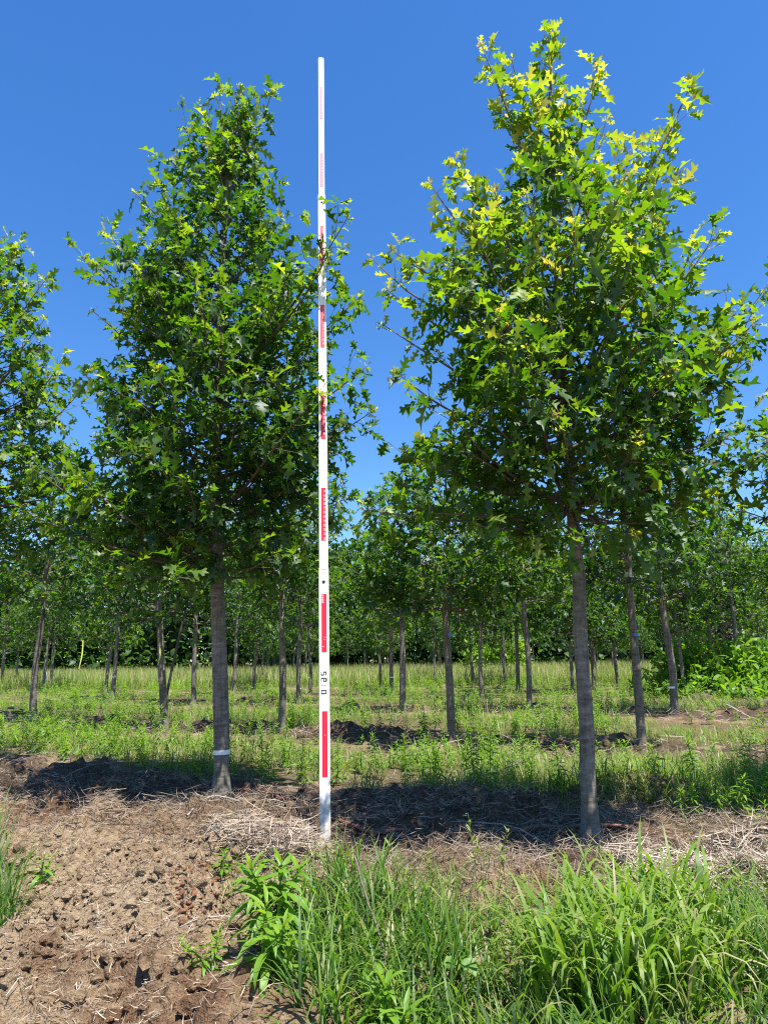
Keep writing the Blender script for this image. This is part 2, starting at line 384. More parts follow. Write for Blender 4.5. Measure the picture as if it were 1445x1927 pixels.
# ------------------------------------------------------------------ leaf and blade shapes
HALF = [(0.0, .010), (.14, .010), (.20, .07), (.29, .17), (.32, .16), (.37, .07), (.44, .085), (.55, .28), (.62, .33), (.63, .22), (.64, .09),
        (.71, .10), (.83, .25), (.89, .20), (.86, .075), (1.0, .0)]
HALF_MID = [(0.0, .012), (.16, .02), (.30, .18), (.38, .07), (.60, .33), (.64, .09), (.86, .24), (.87, .07), (1.0, .0)]
HALF_LOW = [(0.0, .02), (.25, .22), (.40, .10), (.62, .36), (.70, .11), (1.0, .0)]
def oak_leaf(half, fold=.25, curl=.25, twist=0.0, wave=0.0):
    h = np.array(half) * [1, .88]; n = len(h)
    xm = np.clip(h[:, 0] - .45 * h[:, 1], 0, 1); xm = np.maximum.accumulate(xm)
    mid = np.c_[xm, np.zeros(n), np.zeros(n)]
    up = np.c_[h[:, 0], h[:, 1], fold * h[:, 1]]; dn = np.c_[h[:, 0], -h[:, 1], fold * h[:, 1]]
    V = np.vstack([mid, up, dn])
    V[:, 2] += -curl * V[:, 0] ** 2 + wave * np.sin(V[:, 0] * 9) * np.abs(V[:, 1]) * 1.5 + twist * V[:, 0] * V[:, 1]
    i = np.arange(n - 1)
    return V, np.vstack([np.c_[i, i + 1, n + i + 1, n + i], np.c_[i, 2 * n + i, 2 * n + i + 1, i + 1]])
BENDS = [(.3, .25, .2, .05), (.7, .45, .5, .15), (.2, .7, -.7, .2), (-.35, .40, .4, .25), (.5, -.25, -.4, .15), (.9, .8, .3, .1)]
LEAVES_HI = [oak_leaf(HALF, *b) for b in BENDS]
LEAVES_MID = [oak_leaf(HALF_MID, *b) for b in BENDS]
LEAVES_LOW = [oak_leaf(HALF_LOW, *b) for b in BENDS]

def blade_shape(n=5, width=.02, droop=.5, fold=.3, taper=.55, power=2.0):
    """grass or lance leaf along +x of length 1, n cross ribs, drooping along -z"""
    t = np.linspace(0, 1, n + 1)
    w = width * np.where(t < taper, .55 + .45 * t / taper, 1 - ((t - taper) / (1 - taper)) ** 1.6)
    ang = droop * t ** power
    dt = 1.0 / n
    x = np.r_[0, np.cumsum(np.cos(ang[1:]) * dt)]; z = np.r_[0, -np.cumsum(np.sin(ang[1:]) * dt)]
    V = np.vstack([np.c_[x, w, z], np.c_[x, -w, z]])
    i = np.arange(n)
    return V, np.c_[i, n + 1 + i, n + 2 + i, i + 1]
def frames(D, up=None, roll=None):
    """orientation matrices with x along D"""
    D = unit(D); n = len(D)
    if up is None: up = np.tile([0, 0, 1.0], (n, 1))
    Y = unit(np.cross(up, D)); Z = np.cross(D, Y)
    if roll is not None:
        c, s = np.cos(roll)[:, None], np.sin(roll)[:, None]
        Y, Z = Y * c + Z * s, Z * c - Y * s
    return np.stack([D, Y, Z], -1)

# ------------------------------------------------------------------ oak trees
def grow(r, trunk, branches, leaf_len, twig_len=(.16, .34), twig_gap=.085, leaf_gap=.045, young=.0, droop=.25, low=False):
    """leaves and twigs for a list of branch paths; returns twig tubes and the leaf arrays"""
    LP, LD, LU, LS, LT, twigs = [], [], [], [], [], []
    for path, dens, yb in branches:
        path = np.asarray(path); seg = np.linalg.norm(np.diff(path, axis=0), axis=1); s = np.r_[0, np.cumsum(seg)]; Lb = s[-1]
        def pt(q): return np.array([np.interp(q, s, path[:, k]) for k in range(3)])
        def tn(q): return unit(pt(min(q + .03, Lb)) - pt(max(q - .03, 0)))
        q = Lb * .16 + r.uniform(0, twig_gap); side = r.choice([-1, 1])
        stems = [(path, s, Lb, tn, pt, True)]
        while q < Lb * .97:
            t = tn(q); h = unit(np.cross(t, [0, 0, 1.0]) + 1e-6); fr = q / Lb
            a = r.uniform(.5, 1.05); v = r.normal(.18, .38)
            d = unit(t * math.cos(a) + side * h * math.sin(a) + np.array([0, 0, v]))
            L = r.uniform(*twig_len) * (.42 if dens < .72 else 1) * (1.15 - .55 * fr) * (1 if Lb > .4 else .6)
            p0 = pt(q); mid = p0 + d * L * .5 + r.normal(0, .015, 3); end = p0 + d * L + np.array([0, 0, -droop * L * .3 + .1 * L]) + r.normal(0, .02, 3)
            tp = smooth_path([p0, mid, end], 5); twigs.append((tp, .0026 * (1.3 - fr * .5)))
            ss = np.r_[0, np.cumsum(np.linalg.norm(np.diff(tp, axis=0), axis=1))]
            stems.append((tp, ss, ss[-1], None, None, False)); side = -side
            q += twig_gap * r.uniform(.6, 1.5) / dens
        for P, ss, L, f1, f2, main in stems:
            start = L * (.45 if main else .22)
            u = start + r.uniform(0, leaf_gap)
            spots = []
            while u < L: spots.append(u); u += leaf_gap * r.uniform(.55, 1.5) / dens
            spots += [L * .99] * (4 if not main else 5)
            for u in spots:
                p = np.array([np.interp(u, ss, P[:, k]) for k in range(3)])
                p2 = np.array([np.interp(max(u - .04, 0), ss, P[:, k]) for k in range(3)])
                t = unit(p - p2 + 1e-9); tip = u / L
                ph = r.uniform(0, 2 * math.pi); e = unit(np.cross(t, [.3, .2, .93]) + 1e-6); e2 = np.cross(t, e)
                spread = r.uniform(.5, 1.25)
                d = unit(t * math.cos(spread) + (e * math.cos(ph) + e2 * math.sin(ph)) * math.sin(spread) + np.array([0, 0, r.normal(-.08, .22)]))
                fresh = yb + (.34 * max(0, tip - .6) / .4 if main else .10 * tip) + r.normal(0, .14)
                sz = leaf_len * min(r.lognormal(-.08, .27), 1.45) * (1 - .45 * (tip > .9 and main))
                LP.append(p); LD.append(d); LS.append(sz); LT.append(min(.23 + fresh, .88))
                LU.append(unit(np.array([r.normal(0, .6), r.normal(0, .6), 1.0])))
            if main:                                      # soft bronze shoot at the very tip
                for _ in range(4):
                    LP.append(P[-1] + r.normal(0, .008, 3)); LD.append(unit(unit(P[-1] - P[-2]) + r.normal(0, .7, 3))); LS.append(leaf_len * r.uniform(.2, .38)); LT.append(r.uniform(.8, 1.02))
                    LU.append(unit(r.normal(0, 1, 3) + [0, 0, 1]))
    return twigs, np.array(LP), np.array(LD), np.array(LU), np.array(LS), np.clip(np.array(LT), 0, 1.05)

def limb_path(r, trunk, base_h, tip, up0=.55, wob=.03, n=9):
    """from the trunk at a height out to the tip, leaving steeply and levelling out"""
    b = np.array([np.interp(base_h, trunk[:, 2], trunk[:, k]) for k in range(3)])
    v = np.asarray(tip) - b; L = np.linalg.norm(v)
    m1 = b + v * .35 + np.array([0, 0, -.06 * L]) + r.normal(0, wob * L, 3); m2 = b + v * .7 + np.array([0, 0, -.05 * L]) + r.normal(0, wob * L, 3)
    return smooth_path([b, m1, m2, tip], n)

TONES = [.08, .2, .32, .45, .62, .82]
LEAF_MESH = {}
def leaf_mesh(b, t):
    if (b, t) not in LEAF_MESH:
        q = MB(); q.add(*LEAVES_HI[b], TONES[t]); LEAF_MESH[b, t] = q.mesh('leaf', M_OAK)
    return LEAF_MESH[b, t]

def leaf_frames(LD, LU, LS):
    return frames(LD, LU) * LS[:, None, None]

def near_oak(label, base, trunk_px, rad, crown, tips, n_fill, leaf_len, young, seed, n_leaf_obj, up_k=.55, top_extra=None, group='near row of young oak trees', dens=1.0):
    """crown: rows (py, left px, right px) of the outline as seen at the trunk's distance; tips: extra shoots (px, py, nearer by m, leafiness, trunk drop)"""
    r = np.random.default_rng(seed)
    d0 = base[1]; z0 = float(ground_z(*base)) - .03
    trunk = np.array([at(px, py, d0 + dd) for px, py, dd in trunk_px]); trunk[0] = [base[0], base[1], z0]
    tp = smooth_path(trunk, 60); tp[:, 0] += .006 * np.sin(np.arange(60) * .55 + seed) * np.linspace(.3, 1, 60); hgt = tp[:, 2]
    tr = np.interp((hgt - z0) / (hgt[-1] - z0), [0, .010, .022, .045, .3, .6, .85, 1], np.array([2.0, 1.5, 1.16, 1.0, .86, .58, .26, .05]) * rad)
    tr *= 1 + .05 * (fbm(np.arange(60) * .5 + seed, np.zeros(60), 2) - .5) * 2
    root = thing('oak_tree', label, 'tree', (base[0], base[1], z0), group)
    off = np.array([base[0], base[1], z0])
    q = MB(); q.add(*tube(tp - off, tr, 18, .035, seed)); q.build('trunk', M_BARK, root)
    cr = np.array([[at(lx, py, d0)[0], at(rx, py, d0)[0], at((lx + rx) / 2, py, d0)[2]] for py, lx, rx in crown]); cr = cr[np.argsort(cr[:, 2])]
    branches = []
    lo, hi = cr[0, 2], cr[-1, 2]
    for k in range(n_fill):
        f = (k + .5) / n_fill; f = f ** .92
        h = lo + (hi - lo) * f
        a = k * 2.39996 + r.normal(0, .25); c, s = math.cos(a), math.sin(a)
        tx = np.interp(h, hgt, tp[:, 0]); ty = np.interp(h, hgt, tp[:, 1])
        el, er = tx - np.interp(h, cr[:, 2], cr[:, 0]), np.interp(h, cr[:, 2], cr[:, 1]) - tx
        ex = er if c > 0 else el; ey = .5 * (el + er)
        R = 1 / math.sqrt((c / max(ex, .05)) ** 2 + (s / max(ey, .05)) ** 2) * r.uniform(.72, 1.0) - .05 - .09 * f
        R = max(R, .06)
        tip = np.array([tx + c * R, ty + s * R, h])
        rise = R * (.12 + up_k * f * 1.7)
        bh = np.clip(h - rise, lo - .05, hi - .1)
        branches.append((limb_path(r, tp, bh, tip), r.uniform(.85, 1.15) * dens * (1.12 - .36 * max(0, f - .4) / .6), .02 + (.05 + young * 2.5) * max(0, f - .3) ** 1.2))
    for px, py, nr, dn, drop in tips:
        tip = at(px, py, d0 - nr); bh = max(lo, tip[2] - drop)
        branches.append((limb_path(r, tp, min(bh, hgt[-1] - .12), tip, wob=.02), dn, (.05 + (.12 + 1.55 * young) * min(1, max(0, (tip[2] - lo) / (hi - lo) - .15) * 1.5))))
    branches.append((tp[int(60 * .74):], .7, .06 + young))
    for path, _, _ in branches[:-1]:
        L = np.linalg.norm(path[-1] - path[0])
        q = MB(); q.add(*tube(path - off, np.linspace(.0045 + .0075 * L, .0022, len(path)), 7)); q.build('branch', M_TWIG, root)
    twigs, LP, LD, LU, LS, LT = grow(r, tp, branches, leaf_len, young=young)
    q = MB()
    for t_, rr in twigs: q.add(*tube(t_ - off, np.linspace(rr, .0012, len(t_)), 4))
    q.build('twigs', M_TWIG, root, kind='stuff')
    ax = np.array([np.interp(LP[:, 2], tp[:, 2], tp[:, k]) for k in range(2)]).T      # crowns are bare of leaves along the lower stem
    inner = (np.hypot(*(LP[:, :2] - ax).T) < .30) & (np.abs(LP[:, 0] - ax[:, 0]) < .16) & (LP[:, 2] < lo + .38 * (hi - lo)) & (r.random(len(LP)) < .85)
    LP, LD, LU, LS, LT = (a_[~inner] for a_ in (LP, LD, LU, LS, LT))
    Mx = leaf_frames(LD, LU, LS)
    pr = project(LP); vis = (pr[:, 0] > -20) & (pr[:, 0] < 1465) & (pr[:, 1] > -20)
    front = (d0 - LP[:, 1]) + .5 * np.abs(LP[:, 0] - base[0])
    score = LS / pr[:, 2] * (1 + .8 * np.clip(front, -1, 1.2)) * vis
    order = np.argsort(-score); own = order[:n_leaf_obj]; rest = order[n_leaf_obj:]
    for i in own:
        ti = int(np.argmin(np.abs(np.array(TONES) - LT[i])))
        o = bpy.data.objects.new('leaf', leaf_mesh(int(r.integers(6)), ti)); COL.objects.link(o); o.parent = root
        M4 = np.eye(4); M4[:3, :3] = Mx[i]; M4[:3, 3] = LP[i] - off
        o.matrix_basis = Matrix(M4.tolist())
    q = MB(); kind_ = r.integers(0, 6, len(rest))
    for b in range(6):
        sel = rest[kind_ == b]; q.inst(*LEAVES_HI[b], Mx[sel], LP[sel] - off, LT[sel])
    q.build('foliage', M_OAK, root, kind='stuff')
    print('near oak', label[:30], len(LP), 'leaves', len(branches), 'branches')
    return root, tp, tr, off

def band(root, tp, tr, off, h, mat, hgt=.022, name='trunk_band'):
    z = off[2] + h; p = np.array([[np.interp(zz, tp[:, 2], tp[:, k]) for k in range(3)] for zz in np.linspace(z - hgt / 2, z + hgt / 2, 4)]) - off
    rr = np.interp(z, tp[:, 2], tr) * 1.06 + .001
    q = MB(); q.add(*tube(p, rr, 18)); return q.build(name, mat, root)

A_ROOT = near_oak('tall oak left of the measuring pole with a white band low on its trunk', TREE_A,
    [(417, 1505, 0), (417, 1400, 0), (409, 1060, 0), (405, 900, 0), (412, 700, 0), (420, 480, .02), (432, 300, 0), (446, 195, 0)], .052,
    [(230, 395, 500), (290, 360, 508), (345, 355, 508), (395, 315, 530), (440, 255, 545), (490, 200, 585), (540, 180, 620), (620, 200, 655), (700, 175, 670),
     (780, 150, 690), (860, 105, 690), (940, 75, 660), (1010, 90, 610), (1075, 180, 570)],
    [(452, 168, 0, .66, .9), (414, 176, -.1, .66, .9), (513, 170, .1, .7, .9), (380, 200, 0, .66, .8), (490, 215, -.1, .7, .7), (350, 245, .1, .9, .7), (300, 345, .1, .9, .8), (254, 362, -.1, .7, .8), (330, 300, -.1, .8, .8), (500, 330, .1, .9, .6), (530, 410, .1, .9, .5),
     (196, 432, 0, .8, .8), (158, 490, .1, .9, .7), (284, 470, .2, .9, .7), (655, 408, .9, 1.0, .75), (618, 478, .85, 1.0, .6), (676, 560, .1, .8, .6), (175, 585, .1, .4, .7),
     (690, 690, .2, .8, .5), (700, 775, .2, .9, .4), (645, 940, .1, .8, .3), (45, 965, .55, .9, .35), (150, 900, .8, 1.0, .4), (60, 880, .6, .8, .4), (235, 1075, .75, .8, .15),
     (330, 1085, .9, .7, .1), (600, 738, .95, .9, .5), (520, 1040, .7, .8, .2), (380, 560, .9, 1, .6), (300, 700, .95, 1, .55), (470, 700, 1.0, 1, .5), (540, 530, .7, 1, .6)],
    112, .105, .03, 21, 300, dens=1.15)
band(*A_ROOT, .33, M_BAND, .028)
def knots(args, seed, n, lo, hi):
    root, tp, tr, off = args; r = np.random.default_rng(seed)
    for k in range(n):
        h = r.uniform(lo, hi); a = r.uniform(math.pi * 1.05, math.pi * 1.95); z = off[2] + h
        c = np.array([np.interp(z, tp[:, 2], tp[:, 0]), np.interp(z, tp[:, 2], tp[:, 1]), z]) - off; rr = np.interp(z, tp[:, 2], tr); s_ = r.uniform(.007, .013)
        n_ = np.array([math.cos(a), math.sin(a), 0]); t_ = np.array([-n_[1], n_[0], 0])
        P = c + n_ * rr * .93
        ring = [(1.9, .0), (1.4, .45), (.85, .75), (.6, .55), (.0001, .3)]
        q = MB(); q.add(*tube([P + n_ * s_ * d for _, d in ring], [s_ * w for w, _ in ring], 10, .15, k)); q.build('knot', M_BARK, root)
knots(A_ROOT, 5, 7, .25, 1.5)

B_ROOT = near_oak('broad oak right of the measuring pole with yellow new leaves at its top', TREE_B,
    [(1110, 1580, 0), (1106, 1450, 0), (1100, 1330, 0), (1090, 1150, 0), (1085, 1050, 0), (1072, 900, 0), (1060, 760, 0), (1050, 560, 0), (1040, 300, 0), (1034, 78, 0)], .038,
    [(230, 1000, 1080), (300, 985, 1110), (360, 930, 1160), (410, 850, 1240), (460, 815, 1330), (530, 790, 1385), (600, 780, 1400), (680, 770, 1380),
     (760, 770, 1375), (840, 740, 1385), (900, 745, 1365), (955, 800, 1330)],
    [(1035, 52, 0, .7, .9), (904, 82, .05, .7, 1.0), (1122, 124, 0, .7, .9), (962, 112, .1, .7, .8), (1300, 158, .0, .7, 1.3), (1192, 262, -.1, .7, 1.0), (1140, 225, .1, .7, .8), (940, 200, -.1, .7, .8), (1010, 200, .15, .7, .6), (1275, 330, .1, .7, .9),
     (853, 300, .1, .7, 1.0), (808, 345, .1, .7, .9), (880, 370, 0, .8, .8), (930, 358, .3, .9, .8), (1350, 440, .1, .9, .9), (1436, 555, .2, .9, .8), (700, 487, -.2, .5, .7), (735, 470, -.1, .6, .6),
     (722, 612, -.1, .45, .6), (728, 545, 0, .6, .6), (1415, 610, .3, 1, .6), (1405, 680, .3, 1, .5), (990, 655, .85, 1.1, .5), (935, 590, .8, 1, .6), (760, 850, .2, .9, .2),
     (1365, 860, .2, .9, .2), (1080, 420, .7, 1, .7), (1190, 450, .6, 1, .8), (890, 430, .6, 1, .8), (745, 700, .2, .7, .4), (1240, 330, .1, .8, 1.0), (1250, 560, .7, 1, .6),
     (1050, 780, .8, .8, .25), (850, 780, .6, .9, .3), (1200, 820, .7, .9, .25), (690, 960, .1, .5, .1), (900, 990, .4, .75, .05), (790, 965, .3, .8, .05), (1000, 1012, .5, .75, .03), (1185, 1005, .4, .8, .05), (1262, 985, .3, .8, .05), (1335, 940, .2, .8, .1), (1120, 1030, .5, .75, .0)],
    66, .106, .13, 33, 300, up_k=.62, dens=1.0)

knots(B_ROOT, 8, 8, .25, 1.6)
near_oak('oak cut off by the left edge of the photo with drooping leaves', np.array([-3.55, 6.0]),
    [(-40, 1420, 0), (-40, 1000, 0), (-20, 700, 0), (15, 480, 0)], .05,
    [(470, -10, 40), (520, -60, 70), (600, -130, 70), (700, -190, 130), (800, -200, 170), (900, -200, 175), (1000, -190, 130), (1060, -120, 60)],
    [(28, 466, 0, .9, .8), (90, 522, .1, .9, .7), (125, 665, .2, .5, .7), (85, 600, .1, .4, .7), (150, 740, .3, .8, .5), (130, 850, .3, .9, .3)], 64, .112, .04, 45, 160)
near_oak('oak cut off by the right edge of the photo, only branch ends showing', np.array([2.95, 3.95]),
    [(1770, 1600, 0), (1740, 1000, 0), (1720, 700, 0), (1700, 300, 0)], .045,
    [(320, 1660, 1760), (420, 1570, 1850), (600, 1530, 1950), (800, 1470, 2000), (900, 1470, 2000), (980, 1560, 1900)],
    [(1392, 805, .1, .9, .35), (1440, 745, .2, .5, .6), (1378, 900, .2, .9, .2), (1395, 960, .1, .9, .1), (1425, 850, .3, .9, .3)], 40, .115, .12, 57, 140)

# ---- prototypes of the trees in the rows behind
def small_oak(seed, height, clear, radius, leaf_len, n_br, shapes, tone, mat):
    r = np.random.default_rng(seed)
    tp = smooth_path([[0, 0, -.05], [r.normal(0, .012), r.normal(0, .012), .6], [r.normal(0, .02), r.normal(0, .02), clear], [r.normal(0, .03), r.normal(0, .03), height * .75], [r.normal(0, .06), r.normal(0, .06), height]], 26)
    tr = np.interp(tp[:, 2] / height, [-.02, 0, .02, .4, .8, 1], [.065, .056, .045, .034, .014, .003])
    q = MB(); q.add(*tube(tp, tr, 10, .05, seed)); trunk = q.mesh('trunk', M_BARK)
    br = []
    for k in range(n_br):
        f = (k + .5) / n_br; h = clear + .05 + (height - clear) * f
        prof = math.sin(math.pi * min(1, .22 + .78 * f) ** .85) ** .75 if f < .97 else .2
        R = radius * max(prof, .12) * r.uniform(.75, 1.08); a = k * 2.39996 + r.normal(0, .3)
        tip = np.array([math.cos(a) * R, math.sin(a) * R, h + .05])
        br.append((limb_path(r, tp, np.clip(h - R * (.2 + .7 * f), clear, height - .1), tip, n=6), 1.0, tone + .12 * f))  # leaf tone drops towards the bottom, painting shaded undersides into the crown
    twigs, LP, LD, LU, LS, LT = grow(r, tp, br, leaf_len, twig_gap=.078, leaf_gap=.050, young=tone)
    q = MB()
    for path, _, _ in br: q.add(*tube(path, np.linspace(.012, .002, len(path)), 5))
    limbs = q.mesh('limbs', M_TWIG)
    q = MB(); Mx = leaf_frames(LD, LU, LS); kind_ = r.integers(0, 6, len(LP))
    for b in range(6): q.inst(*shapes[b], Mx[kind_ == b], LP[kind_ == b], LT[kind_ == b])
    print('small oak', len(LP))
    return trunk, limbs, q.mesh('crown', mat)
PROTO = [small_oak(101, 3.5, 1.45, .98, .105, 38, LEAVES_MID, -.11, M_OAK), small_oak(102, 3.9, 1.6, .92, .105, 38, LEAVES_MID, -.05, M_OAK),
         small_oak(103, 3.2, 1.3, .85, .100, 34, LEAVES_MID, -.12, M_OAK)]
PROTO_FAR = [small_oak(104, 3.6, 1.3, 1.0, .125, 28, LEAVES_LOW, -.07, M_OAK), small_oak(105, 3.0, 1.1, .85, .125, 26, LEAVES_LOW, -.03, M_OAK)]

def row_oak(px, py, label, proto, scale=1.0, lean=0.0, bands=(), group='oak trees in the rows behind', xy=None, girth=1.0):
    x, y = spot(px, py) if xy is None else xy
    z = float(ground_z(x, y))
    root = thing('oak_tree', label, 'tree', (x, y, z), group)
    root.rotation_euler = (random.uniform(-.02, .02), lean, random.uniform(0, 6.28)); root.scale = (scale,) * 3
    for nm, me in zip(('trunk', 'limbs', 'crown'), proto):
        o = bpy.data.objects.new(nm, me); COL.objects.link(o); o.parent = root
        if nm == 'trunk': o.scale = (girth, girth, 1)
        if nm != 'trunk': o['kind'] = 'stuff'
    for h, mat, hh, nm in bands:
        q = MB(); q.add(*tube([[0, 0, h - hh / 2], [0, 0, h], [0, 0, h + hh / 2]], .047 * girth if h < .7 else .043 * girth, 12)); q.build(nm, mat, root)
    return root
BL = lambda h: [(h, M_BLUE, .03, 'trunk_band')]
WH = lambda h, hh=.025: [(h, M_BAND, hh, 'trunk_band')]
row_oak(850, 1400, 'oak with a blue trunk band just right of the pole', small_oak(110, 3.15, 1.38, 1.08, .105, 54, LEAVES_MID, -.10, M_OAK), 1.0, bands=BL(1.12))
row_oak(1208, 1410, 'oak with a blue band, behind and right of the broad oak trunk', PROTO[1], .95, lean=-.03, bands=BL(1.06))
row_oak(530, 1380, 'thin dark oak trunk just left of the pole in the second row', PROTO[1], .98)
row_oak(312, 1375, 'oak tied to a leaning dark stake left of the tall oak', PROTO[2], 1.12, lean=.1)
row_oak(62, 1365, 'oak with pale trunk near the left edge, leaning slightly right', PROTO[0], 1.12, lean=.03)
row_oak(1268, 1345, 'stout oak with a thin white band, right of the blue banded oak', PROTO[0], 1.12, lean=-.03, bands=WH(.33), girth=1.15)
row_oak(995, 1340, 'pale smooth oak trunk left of the broad oak in the third row', PROTO[1], 1.05)
row_oak(757, 1340, 'oak with pale streaked trunk right of the pole in the third row', PROTO[2], 1.2)
row_oak(563, 1325, 'oak with a white band near its foot, close left of the pole', PROTO[0], 1.08, bands=WH(.28))
row_oak(365, 1328, 'oak standing on a reddish soil bank left of the tall oak trunk', PROTO[2], 1.2)
row_oak(211, 1322, 'oak with a white band at knee height in the left third', PROTO[1], 1.05, bands=WH(.5))
row_oak(82, 1305, 'oak with its trunk foot wrapped in white near the left edge', PROTO[0], 1.1, bands=[(.28, M_WHITE, .5, 'trunk_guard')])
row_oak(1440, 1235, 'oak with pale trunk cut by the right edge', PROTO[1], .9, xy=(6.3, 10.2))
row_oak(2, 1300, 'dark oak trunk at the very left edge of the rows', PROTO[2], 1.2)
SLIM = ['slim oak between the blue banded oak and the pale smooth trunk', 'slim oak with dark trunk just left of the streaked pale trunk', 'slim oak showing close behind the broad oak trunk at its left',
        'slim oak just right of the tall oak trunk', 'slim oak midway between the tall oak and the thin dark trunk', 'slim oak close to the pole at its left, behind the white banded oak', 'slim oak right of the white wrapped trunk at far left',
        'slim oak touching the white banded oak in the left third', 'slim oak in the gap between the pole and the streaked pale trunk', 'slim oak hidden partly behind the one left of the pale smooth trunk', 'slim leaning oak just right of the broad oak trunk',
        'slim oak left of the right blue banded trunk, further back', 'slim pale oak right of the stout white banded oak', 'second slim oak right of the stout white banded oak', 'slim oak touching the pale smooth trunk at its left',
        'slim oak in front of the dark reddish shrub', 'slim oak left of the trunk cut by the right edge', 'slim oak near the left edge in front of the meadow']
for k_, (px, py, s) in enumerate([(908, 1315, 1.05), (738, 1310, 1.15), (1078, 1305, 1.1), (440, 1308, 1.1), (478, 1298, 1.1), (583, 1308, 1.05), (95, 1298, 1.0), (200, 1305, 1.05), (716, 1297, 1.0),
                  (890, 1296, 1.0), (1118, 1300, 1.1), (1163, 1292, 1.0), (1290, 1312, 1.0), (1302, 1300, 1.05), (975, 1302, 1.1), (1345, 1305, 1.1), (1400, 1310, 1.2), (30, 1290, 1.0)]):
    row_oak(px, py, SLIM[k_], PROTO_FAR[int(rng.integers(2))] if py < 1306 else PROTO[int(rng.integers(3))], s * rng.uniform(.94, 1.08),
            bands=WH(.4) if rng.random() < .35 else (), group='slim oaks of the middle rows')
n_far = 0
for k in range(7):
    for j in range(16):
        u, w = -16 + j * 2.3 + rng.normal(0, .15), 17.6 + k * 3.7
        x, y = TREE_A + R_HAT * u * (1 + .05 * k) + N_HAT * (w + rng.normal(0, .2))
        p = project(np.array([[x, y, ground_z(x, y)]]))[0]
        if p[2] < 5 or not -60 < p[0] < 1500 or rng.random() < .42: continue
        if p[0] < 560 and w > 20 and rng.random() < .8: continue         # open meadow on the left
        row_oak(0, 0, 'small far oak at the back of the plantation near the meadow', PROTO_FAR[int(rng.integers(2))], rng.uniform(.8, 1.05), group='far oaks near the meadow', xy=(x, y)); n_far += 1
print('far oaks', n_far)

# ------------------------------------------------------------------ woods behind the meadow
mb = MB(); tm = MB()
r = np.random.default_rng(77)
tuft_v, tuft_f = oak_leaf([(0, .02), (.3, .3), (.55, .34), (1, 0)], .3, .3)
for x in np.arange(-62, 66, 2.6):
    for layer in range(2):
        y = 47 + layer * 5 + r.normal(0, 1.5) + .06 * abs(x); xx = x + r.normal(0, .9)
        left = np.interp(xx, [-60, -26, -17, -12, -6, 0, 12, 60], [8, 9, 14, 13, 8.5, 8.0, 9.0, 9])
        h = left * r.uniform(.8, 1.08) - layer * .3; R = r.uniform(1.8, 3.0)
        z0 = SLOPE * y
        n = 1150
        d = unit(r.normal(0, 1, (n, 3))); rad = r.uniform(.55, 1.0, n) ** .6
        lob = 1 + .35 * (fbm(d[:, 0] * 2.2 + x, d[:, 2] * 2.2 + d[:, 1] * 2, 2) - .5) * 2
        P = np.c_[d[:, 0] * R * rad * lob, d[:, 1] * R * .9 * rad * lob, d[:, 2] * h * .5 * rad * lob] + [xx, y, z0 + h * .52]
        D = unit(d + r.normal(0, .8, (n, 3))); Mx = frames(D, unit(r.normal(0, .6, (n, 3)) + [0, 0, 1])) * r.uniform(.34, .62, n)[:, None, None]
        tone = np.clip(.3 + r.normal(0, .13, n) + r.normal(0, .12), 0, 1)
        mb.inst(tuft_v, tuft_f, Mx, P, tone)
        tm.add(*tube([[xx, y, z0 - .2], [xx + r.normal(0, .2), y, z0 + h * .4], [xx + r.normal(0, .4), y, z0 + h * .8]], [.16, .12, .05], 6))
n = 34000
X = r.uniform(-70, 70, n); Z = r.random(n) ** 1.3 * (2.6 + 2.2 * fbm(X * .25, X * 0, 3)); Y = 45.5 + r.normal(1.2, 1.4, n) + .06 * np.abs(X) + Z * .25
Mx = frames(unit(r.normal(0, 1, (n, 3)) + [0, -.3, .2]), unit(r.normal(0, .5, (n, 3)) + [0, 0, 1])) * r.uniform(.3, .6, n)[:, None, None]
mb.inst(tuft_v, tuft_f, Mx, np.c_[X, Y, SLOPE * Y + Z], np.clip(.35 + .5 * (fbm(X * .5, Z * .8, 3) - .5) + r.normal(0, .1, n), 0, 1))
woods = mb.build('woods', M_FAR, kind='stuff'); tag(woods, 'dark green wood closing off the meadow behind the plantation', 'woods')
o = tm.build('trunks', M_BARK, woods, kind='stuff')

# shrubs at the back right
def shrub(name, label, px, py, w, h, n, size, tone, mat, shape=None, seed=0, cat='bush', y=None, comp=False):
    r = np.random.default_rng(seed)
    x, yy = spot(px, py); z = float(ground_z(x, yy))
    root = thing(name, label, cat, (x, yy, z))
    d = unit(r.normal(0, 1, (n, 3))); d[:, 2] = np.abs(d[:, 2]); rad = r.uniform(.3, 1, n) ** .5
    lob = 1 + .4 * (fbm(d[:, 0] * 2.4 + seed, d[:, 1] * 2.4 + d[:, 2] * 2, 2) - .5) * 2
    P = d * np.array([w, w * .7, h]) * (rad * lob)[:, None]
    D = unit(d * .7 + r.normal(0, .7, (n, 3))); Mx = frames(D, unit(r.normal(0, .5, (n, 3)) + [0, 0, 1])) * (size * r.uniform(.6, 1.25, n))[:, None, None]
    q = MB(); v, f = shape or blade_shape(3, .17, .5, .3, .45); q.inst(v, f, Mx, P, np.clip(tone + r.normal(0, .12, n), 0, 1))
    q.build('foliage', mat, root, kind='stuff')
    q = MB()
    for k in range(9):
        a = r.uniform(0, 6.28); q.add(*tube([[0, 0, -.05], [math.cos(a) * w * .3, math.sin(a) * w * .25, h * .45], [math.cos(a) * w * .6, math.sin(a) * w * .45, h * .8]], [.02, .013, .006], 5))
    q.build('stems', M_TWIG, root, kind='stuff')
shrub('leafy_bush', 'wide bright green leafy bush at the right edge of the meadow', 1375, 1308, 2.0, 1.15, 3800, .22, .55, M_WEED, seed=3)
